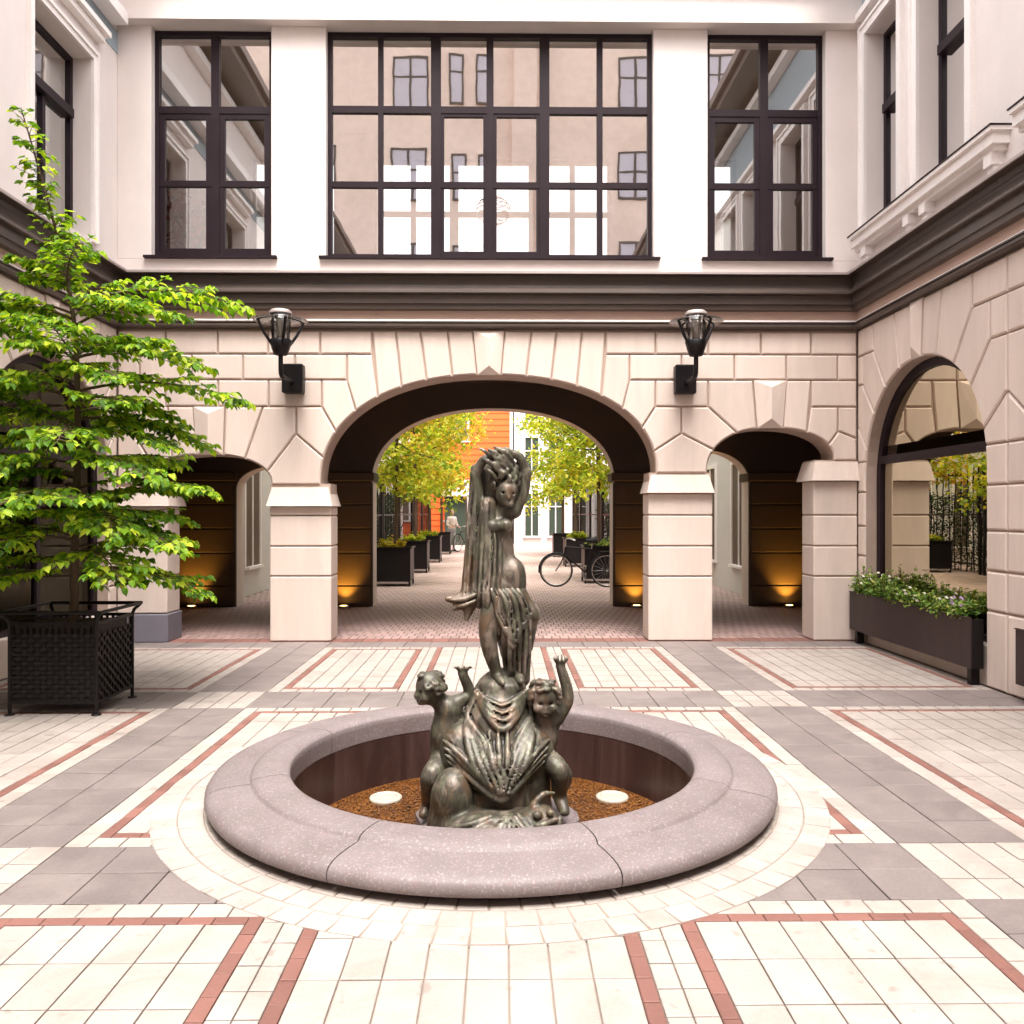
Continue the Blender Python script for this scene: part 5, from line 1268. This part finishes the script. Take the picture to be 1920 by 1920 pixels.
steel_planter(7.385, 9.98, 'long brown steel planter full of flowers under the right arched window')
steel_planter(4.30, 6.74, 'brown steel planter cut off by the right edge of the view')
desc = ['silvery spiky', 'bushy dark green', 'tall airy green', 'bright green', 'trailing white flowered', 'lime green', 'low yellowish', 'violet flowered']
for i in range(8):
    y = 9.78-.305*i
    shrub(4.262, y, .565, 60, (.105, .21), M['herb'], 'flowering_plant', f'{desc[i]} plant, {["first","second","third","fourth","fifth","sixth","seventh","eighth"][i]} from the far end of the window planter', 'plants in the window planter', .05, [.34, .33, .34, .27, .22, .26, .20, .22][i], flowers=(M['petal_v'] if i == 7 else M['petal_w'], 7 if i in (0, 4, 7) else 3))

# ------------------------------------------------------------------ inside the bridge: hanging lamp and a red-leaved plant
t = thing('pendant_lamp', 'round ribbed pendant lamp hanging inside the wide bridge window', 'lamp', (-.13, 12.4, 6.05))
for k in range(9):
    a = -1.3+2.6*k/8; q = MB(); rr_ = .26*math.cos(a); zz = .20*math.sin(a)
    q.tube([(rr_*math.cos(b*math.pi/12), rr_*math.sin(b*math.pi/12), zz) for b in range(25)], .008, 5, caps=False); q.build('rib', M['steel'], t, local=True)
MB().tube([(0, 0, .19), (0, 0, 1.75)], .006, 5).build('cord', M['blackmetal'], t, local=True)
t = thing('red_houseplant', 'red leaved plant standing inside the left bridge window', 'plant', (-3.95, 10.75, 4.42))
MB().lathe([(0, 0), (.13, 0), (.17, .34), (.15, .34), (.14, .30), (0, .30)], (0, 0, 0), 20).build('pot', M['blackmetal'], t, local=True)
rn = random.Random(5); V = []; F = []; st = MB()
for i in range(70):
    a = rn.uniform(0, 6.28); d = Vector((math.cos(a)*rn.uniform(.1, .34), math.sin(a)*rn.uniform(.1, .34), rn.uniform(.5, 1.15))); st.tube([(0, 0, .3), (d.x*.4, d.y*.4, d.z*.7), d], .005, 4, caps=False)
    for k in range(4):
        b = len(V); L = rn.uniform(.10, .17); V.extend(leaf_verts(d+Vector((rn.gauss(0, .04), rn.gauss(0, .04), rn.gauss(0, .04))), Vector((rn.gauss(0, 1), rn.gauss(0, 1), rn.gauss(0, .6))), Vector((0, 0, 1)), L, L*.6)); F.extend([tuple(q+b for q in f) for f in LEAF_F])
st.build('stems', M['twig'], t, local=True); link('foliage', mesh_from(V, F, 'foliage', M['leaf_r']), t, local=True)

# ------------------------------------------------------------------ lane behind the bridge
def railing(x, y0, y1, label):
    t = thing('iron_railing', label, 'fence', (x, (y0+y1)/2, 0), 'tall iron railings along the lane')
    L = y1-y0
    for yy in (-L/2+.03, L/2-.03): MB().box(-.035, .035, yy-.035, yy+.035, 0, 2.75).build('post', M['blackmetal'], t, local=True)
    for z in (.25, 1.5, 2.55): MB().box(-.02, .02, -L/2+.066, L/2-.066, z-.02, z+.02).build('rail', M['blackmetal'], t, local=True)
    q = MB(); n = int(L/.28)
    for i in range(1, n):
        yy = -L/2+L*i/n
        for za, zb in ((.05, .229), (.271, 1.479), (1.521, 2.529), (2.571, 2.72)): q.box(-.011, .011, yy-.011, yy+.011, za, zb)
    o = q.build('bars', M['blackmetal'], t, local=True); o['kind'] = 'stuff'
for i in range(5):
    railing(-2.95, 17.2+3.4*i, 20.45+3.4*i, f'tall black iron railing, {ordn[i]} panel on the lane\'s left side'); railing(2.95, 17.6+3.4*i, 20.85+3.4*i, f'tall black iron railing, {ordn[i]} panel on the lane\'s right side')
# dark hedges growing behind the railings
def hedge(x, y0, y1, h, label):
    rn = random.Random(int(y0*10)+int(x)); t = thing('hedge', label, 'hedge', (x, (y0+y1)/2, 0), 'hedges behind the lane railings'); V = []; F = []; st = MB(); L = y1-y0
    for i in range(14): 
        yy = -L/2+L*(i+.5)/14; st.tube([(0, yy, 0), (rn.gauss(0, .05), yy+rn.gauss(0, .1), h*.6), (rn.gauss(0, .1), yy, h*.95)], [.02, .015, .006], 5)
    for i in range(int(L*1100)):
        p_ = Vector((rn.gauss(0, .14), rn.uniform(-L/2, L/2), h*rn.random()**.8+rn.gauss(0, .05))); s_ = rn.uniform(.05, .09); b = len(V)
        V.extend(leaf_verts(p_, Vector((rn.gauss(0, 1), rn.gauss(0, 1), rn.gauss(0, .6))), Vector((rn.gauss(0, .5), rn.gauss(0, .5), 1)), s_, s_*.7)); F.extend([tuple(q+b for q in f) for f in LEAF_F])
    st.build('stems', M['bark'], t, local=True); link('foliage', mesh_from(V, F, 'foliage', M['leaf_d']), t, local=True)
hedge(-3.45, 20.2, 27.0, 2.1, 'dark green hedge behind the left lane railings'); hedge(3.45, 21.0, 27.5, 1.9, 'dark green hedge behind the right lane railings')
def lane_house(x0, x1, y0, y1, label, face, mat='white', h=7.5):
    t = thing('lane_house', label, 'building', ((x0+x1)/2, y0, 0), 'pale houses lining the lane')
    MB().box(x0, x1, y0, y1, 0, h).build('wall', M[mat], t)
    MB().box(x0-.1, x1+.1, y0-.1, y1+.1, h+.002, h+.25).build('roof', M['roof'], t)
    fx = x1 if face > 0 else x0; d = face
    y = y0+1.1
    while y < y1-1.2:
        for z0, z1 in ((.55, 2.5), (3.6, 5.4)):
            m = MB(); m.box(*sorted((fx, fx+d*.04)), y-.08, y, z0-.05, z1+.08); m.box(*sorted((fx, fx+d*.04)), y+.9, y+.98, z0-.05, z1+.08); m.box(*sorted((fx, fx+d*.04)), y, y+.9, z1, z1+.08); m.box(*sorted((fx, fx+d*.10)), y-.001, y+.901, z0-.05, z0); m.box(*sorted((fx+d*.002, fx+d*.03)), y+.42, y+.48, z0, z1)
            w_ = m.build('window', M['trim'], t)
            MB().box(*sorted((fx, fx+d*.012)), y, y+.9, z0, z1).build('pane', M['darkroom'], w_)
        y += 2.2
lane_house(-9, -4.75, 14.3, 40, 'pale house wall lining the lane behind the left railings', 1); lane_house(4.55, 9, 14.3, 39, 'pale house wall lining the lane behind the right railings', -1)
MB_ = thing('orange_house', 'orange boarded house with white window trim closing the lane', 'house', (-3, 42, 0))
MB().box(-8, .52, 42.05, 48, 0, 9).build('wall', M['orange'], MB_)
z = .0
while z < 8.9:
    m = MB(); m.add([(-8, 42.02, z), (.40, 42.02, z), (.40, 42.045, z+.295), (-8, 42.045, z+.295)], [(0, 1, 2, 3)]); m.add([(-8, 42.02, z), (.40, 42.02, z), (.40, 42.05, z), (-8, 42.05, z)], [(0, 3, 2, 1)])
    m.build('board', M['orange'], MB_); z += .30
MB().box(.40, .56, 41.98, 42.2, 0, 9).build('corner_board', M['white'], MB_)
for cx in (-2.25, -5.2):
    for z0 in (5.3, 1.3):
        m = MB(); m.box(cx-.62, cx-.50, 41.96, 42.03, z0-.12, z0+1.92); m.box(cx+.50, cx+.62, 41.96, 42.03, z0-.12, z0+1.92); m.box(cx-.5, cx+.5, 41.96, 42.03, z0+1.8, z0+1.92); m.box(cx-.7, cx+.7, 41.92, 42.03, z0-.18, z0-.121); m.box(cx-.03, cx+.03, 41.97, 42.02, z0, z0+1.8)
        w_ = m.build('window', M['white'], MB_); MB().box(cx-.5, cx+.5, 41.99, 42.03, z0-.12, z0+1.8).build('pane', M['darkroom'], w_)
t = thing('white_house', 'white house with tall pilasters beside the orange house', 'house', (4, 41.5, 0))
MB().box(.62, 10, 41.8, 48, 0, 8.5).build('wall', M['white'], t)
for x in (.9, 2.1, 3.3, 4.5): MB().box(x-.14, x+.14, 41.66, 41.8, 0, 8.5).build('pilaster', M['trim'], t)
for x in (1.5, 2.7, 3.9):
    for z0, z1 in ((.4, 2.6), (3.6, 5.4), (6.2, 7.8)): m = MB(); m.box(x-.40, x-.33, 41.72, 41.8, z0, z1); m.box(x+.33, x+.40, 41.72, 41.8, z0, z1); m.box(x-.33, x+.33, 41.72, 41.8, z1-.07, z1); m.box(x-.45, x+.45, 41.68, 41.8, z0-.08, z0-.001); m.box(x-.025, x+.025, 41.74, 41.79, z0, z1-.07); m.box(x-.33, x-.026, 41.74, 41.79, z1-.75, z1-.70); m.box(x+.026, x+.33, 41.74, 41.79, z1-.75, z1-.70); w_ = m.build('window', M['trim'], t); MB().box(x-.33, x+.33, 41.78, 41.798, z0, z1-.07).build('pane', M['awning'], w_)
t = thing('garden_shed', 'small dark open shed at the far end of the lane', 'shed', (-2.0, 40.3, 0))
MB().box(-2.75, -1.75, 40.2, 41.4, 0, 2.35).build('body', M['awning'], t); MB().add([(-2.95, 39.9, 2.36), (-1.45, 39.9, 2.36), (-1.45, 41.5, 2.8), (-2.95, 41.5, 2.8), (-2.95, 39.9, 2.44), (-1.45, 39.9, 2.44), (-1.45, 41.5, 2.88), (-2.95, 41.5, 2.88)], [(0, 1, 2, 3), (4, 5, 6, 7), (0, 1, 5, 4), (1, 2, 6, 5), (2, 3, 7, 6), (3, 0, 4, 7)]).build('roof', M['white'], t)

# ------------------------------------------------------------------ bicycles
def bicycle(loc, rz, label, s=1.0):
    t = thing('bicycle', label, 'bicycle', loc, 'bicycles parked in the lane', rz); t.scale = (s, s, s)
    def wheel(x):
        q = MB(); q.tube([(x+.335*math.cos(a*math.pi/20), 0, .35+.335*math.sin(a*math.pi/20)) for a in range(41)], .017, 7, caps=False); w_ = q.build('wheel', M['rubber'], t, local=True)
        MB().tube([(x+.312*math.cos(a*math.pi/20), 0, .35+.312*math.sin(a*math.pi/20)) for a in range(41)], .009, 6, caps=False).build('rim', M['steel'], w_)
        sp = MB()
        for k in range(18):
            a = k*math.pi/9; sp.tube([(x, .0, .35), (x+.31*math.cos(a), 0, .35+.31*math.sin(a))], .0018, 3, caps=False)
        sp.tube([(x, -.05, .35), (x, .05, .35)], .022, 8); sp.build('spokes', M['steel'], w_)
        MB().tube([(x+.365*math.cos(a*math.pi/20), 0, .35+.365*math.sin(a*math.pi/20)) for a in range(3, 22)], .014, 5).build('mudguard', M['blackmetal'], t, local=True)
    wheel(0); wheel(1.06)
    f = MB(); bb = (.62, 0, .30); st_ = (.74, 0, .80); hd = (.20, 0, .84); hl = (.17, 0, .68)
    for a, b, r in ((bb, st_, .017), (hl, bb, .018), (hd, st_, .016), (bb, (1.06, 0, .35), .011), (st_, (1.06, 0, .35), .010), (hd, hl, .019)): f.tube([a, b], r, 8)
    f.build('frame', M['blackmetal'], t, local=True)
    MB().tube([(.17, 0, .68), (.11, 0, .52), (.0, 0, .35)], [.016, .014, .010], 7).build('fork', M['blackmetal'], t, local=True)
    MB().tube([(.40, -.26, .98), (.30, -.24, 1.02), (.22, -.08, 1.02), (.20, 0, .98), (.22, .08, 1.02), (.30, .24, 1.02), (.40, .26, .98)], .012, 7).build('handlebar', M['steel'], t, local=True)
    MB().tube([(.20, 0, .82), (.20, 0, .98)], .013, 7).build('stem', M['steel'], t, local=True)
    MB().tube([(.62, 0, .98), (.74, 0, .97), (.86, 0, .99)], [.025, .055, .085], 10).build('saddle', M['rubber'], t, local=True); MB().tube([st_, (.755, 0, .96)], .012, 6).build('seat_post', M['steel'], t, local=True)
    c = MB(); c.tube([(.62, -.03, .30), (.62, -.05, .16)], .009, 6); c.tube([(.62, .03, .30), (.62, .05, .44)], .009, 6); c.box(.57, .67, -.13, -.04, .148, .165); c.box(.57, .67, .04, .13, .43, .447); c.build('cranks', M['steel'], t, local=True)
    MB().tube([(.86, 0, .73), (1.25, 0, .73)], .010, 6).box(.92, 1.28, -.07, .07, .735, .75).build('carrier', M['blackmetal'], t, local=True)
bicycle((1.14, 17.45, 0), R(-6), 'black bicycle leaning by the nearest right planter')
bicycle((-1.75, 33.2, 0), R(62), 'dark bicycle standing behind the person in the lane'); bicycle((-1.30, 34.6, 0), R(75), 'farthest dark bicycle at the lane end')

# ------------------------------------------------------------------ person in the lane
def person(loc, rz):
    t = thing('person', 'person in a pale top and grey trousers standing beside parked bicycles', 'person', loc, None, rz)
    v = Vol((-.40, -.34, -.02), (.40, .34, 1.72), .016)
    for s_ in (-1, 1):
        v.path([(s_*.085, 0, .86), (s_*.10, -.02, .47), (s_*.10, .02, .08)], [.095, .065, .042], .04); v.path([(s_*.10, .03, .05), (s_*.11, -.13, .035)], [.045, .035], .03)
        v.path([(s_*.17, 0, 1.34), (s_*.235, -.02, 1.10), (s_*.20, -.20, .98)], [.058, .046, .034], .03)
        v.ell((s_*.195, -.235, .97), (.03, .045, .03), .015)
        for f in range(4): v.path([(s_*.195+.012*(f-1.5), -.26, .97), (s_*.19+.012*(f-1.5), -.30, .955)], [.010, .008], .005, m=2)
    v.ell((0, 0, .90), (.16, .115, .12), .05); v.cone((0, 0, .95), (0, 0, 1.28), .135, .155, .06); v.cone((-.13, 0, 1.34), (.13, 0, 1.34), .07, .07, .05); v.cone((0, 0, 1.38), (0, -.015, 1.47), .05, .05, .03)
    v.ell((0, -.025, 1.56), (.078, .095, .115), .02); v.ell((0, -.12, 1.55), (.014, .018, .016), .01)
    me = v.mesh('body', M['shirt'], (0, 0, 0)); me.materials.append(M['trousers']); me.materials.append(M['skin']); me.materials.append(M['rubber'])
    for p in me.polygons:
        c = p.center
        p.material_index = 3 if c.z < .075 else 1 if c.z < .94 and abs(c.y) < .17 else 2 if (c.z > 1.42 or (c.y < -.10 and c.z < 1.08)) else 0
    link('body', me, t, local=True)
    h = Vol((-.2, -.2, 1.35), (.2, .2, 1.72), .014); h.ell((0, .02, 1.60), (.092, .095, .10), .02); h.ell((0, .085, 1.50), (.06, .04, .10), .03); h.ell((0, -.13, 1.555), (.07, .07, .085), .02, sub=True)
    link('hair', h.mesh('hair', M['hair']), t, local=True)
person((-2.02, 33.6, 0), R(40))
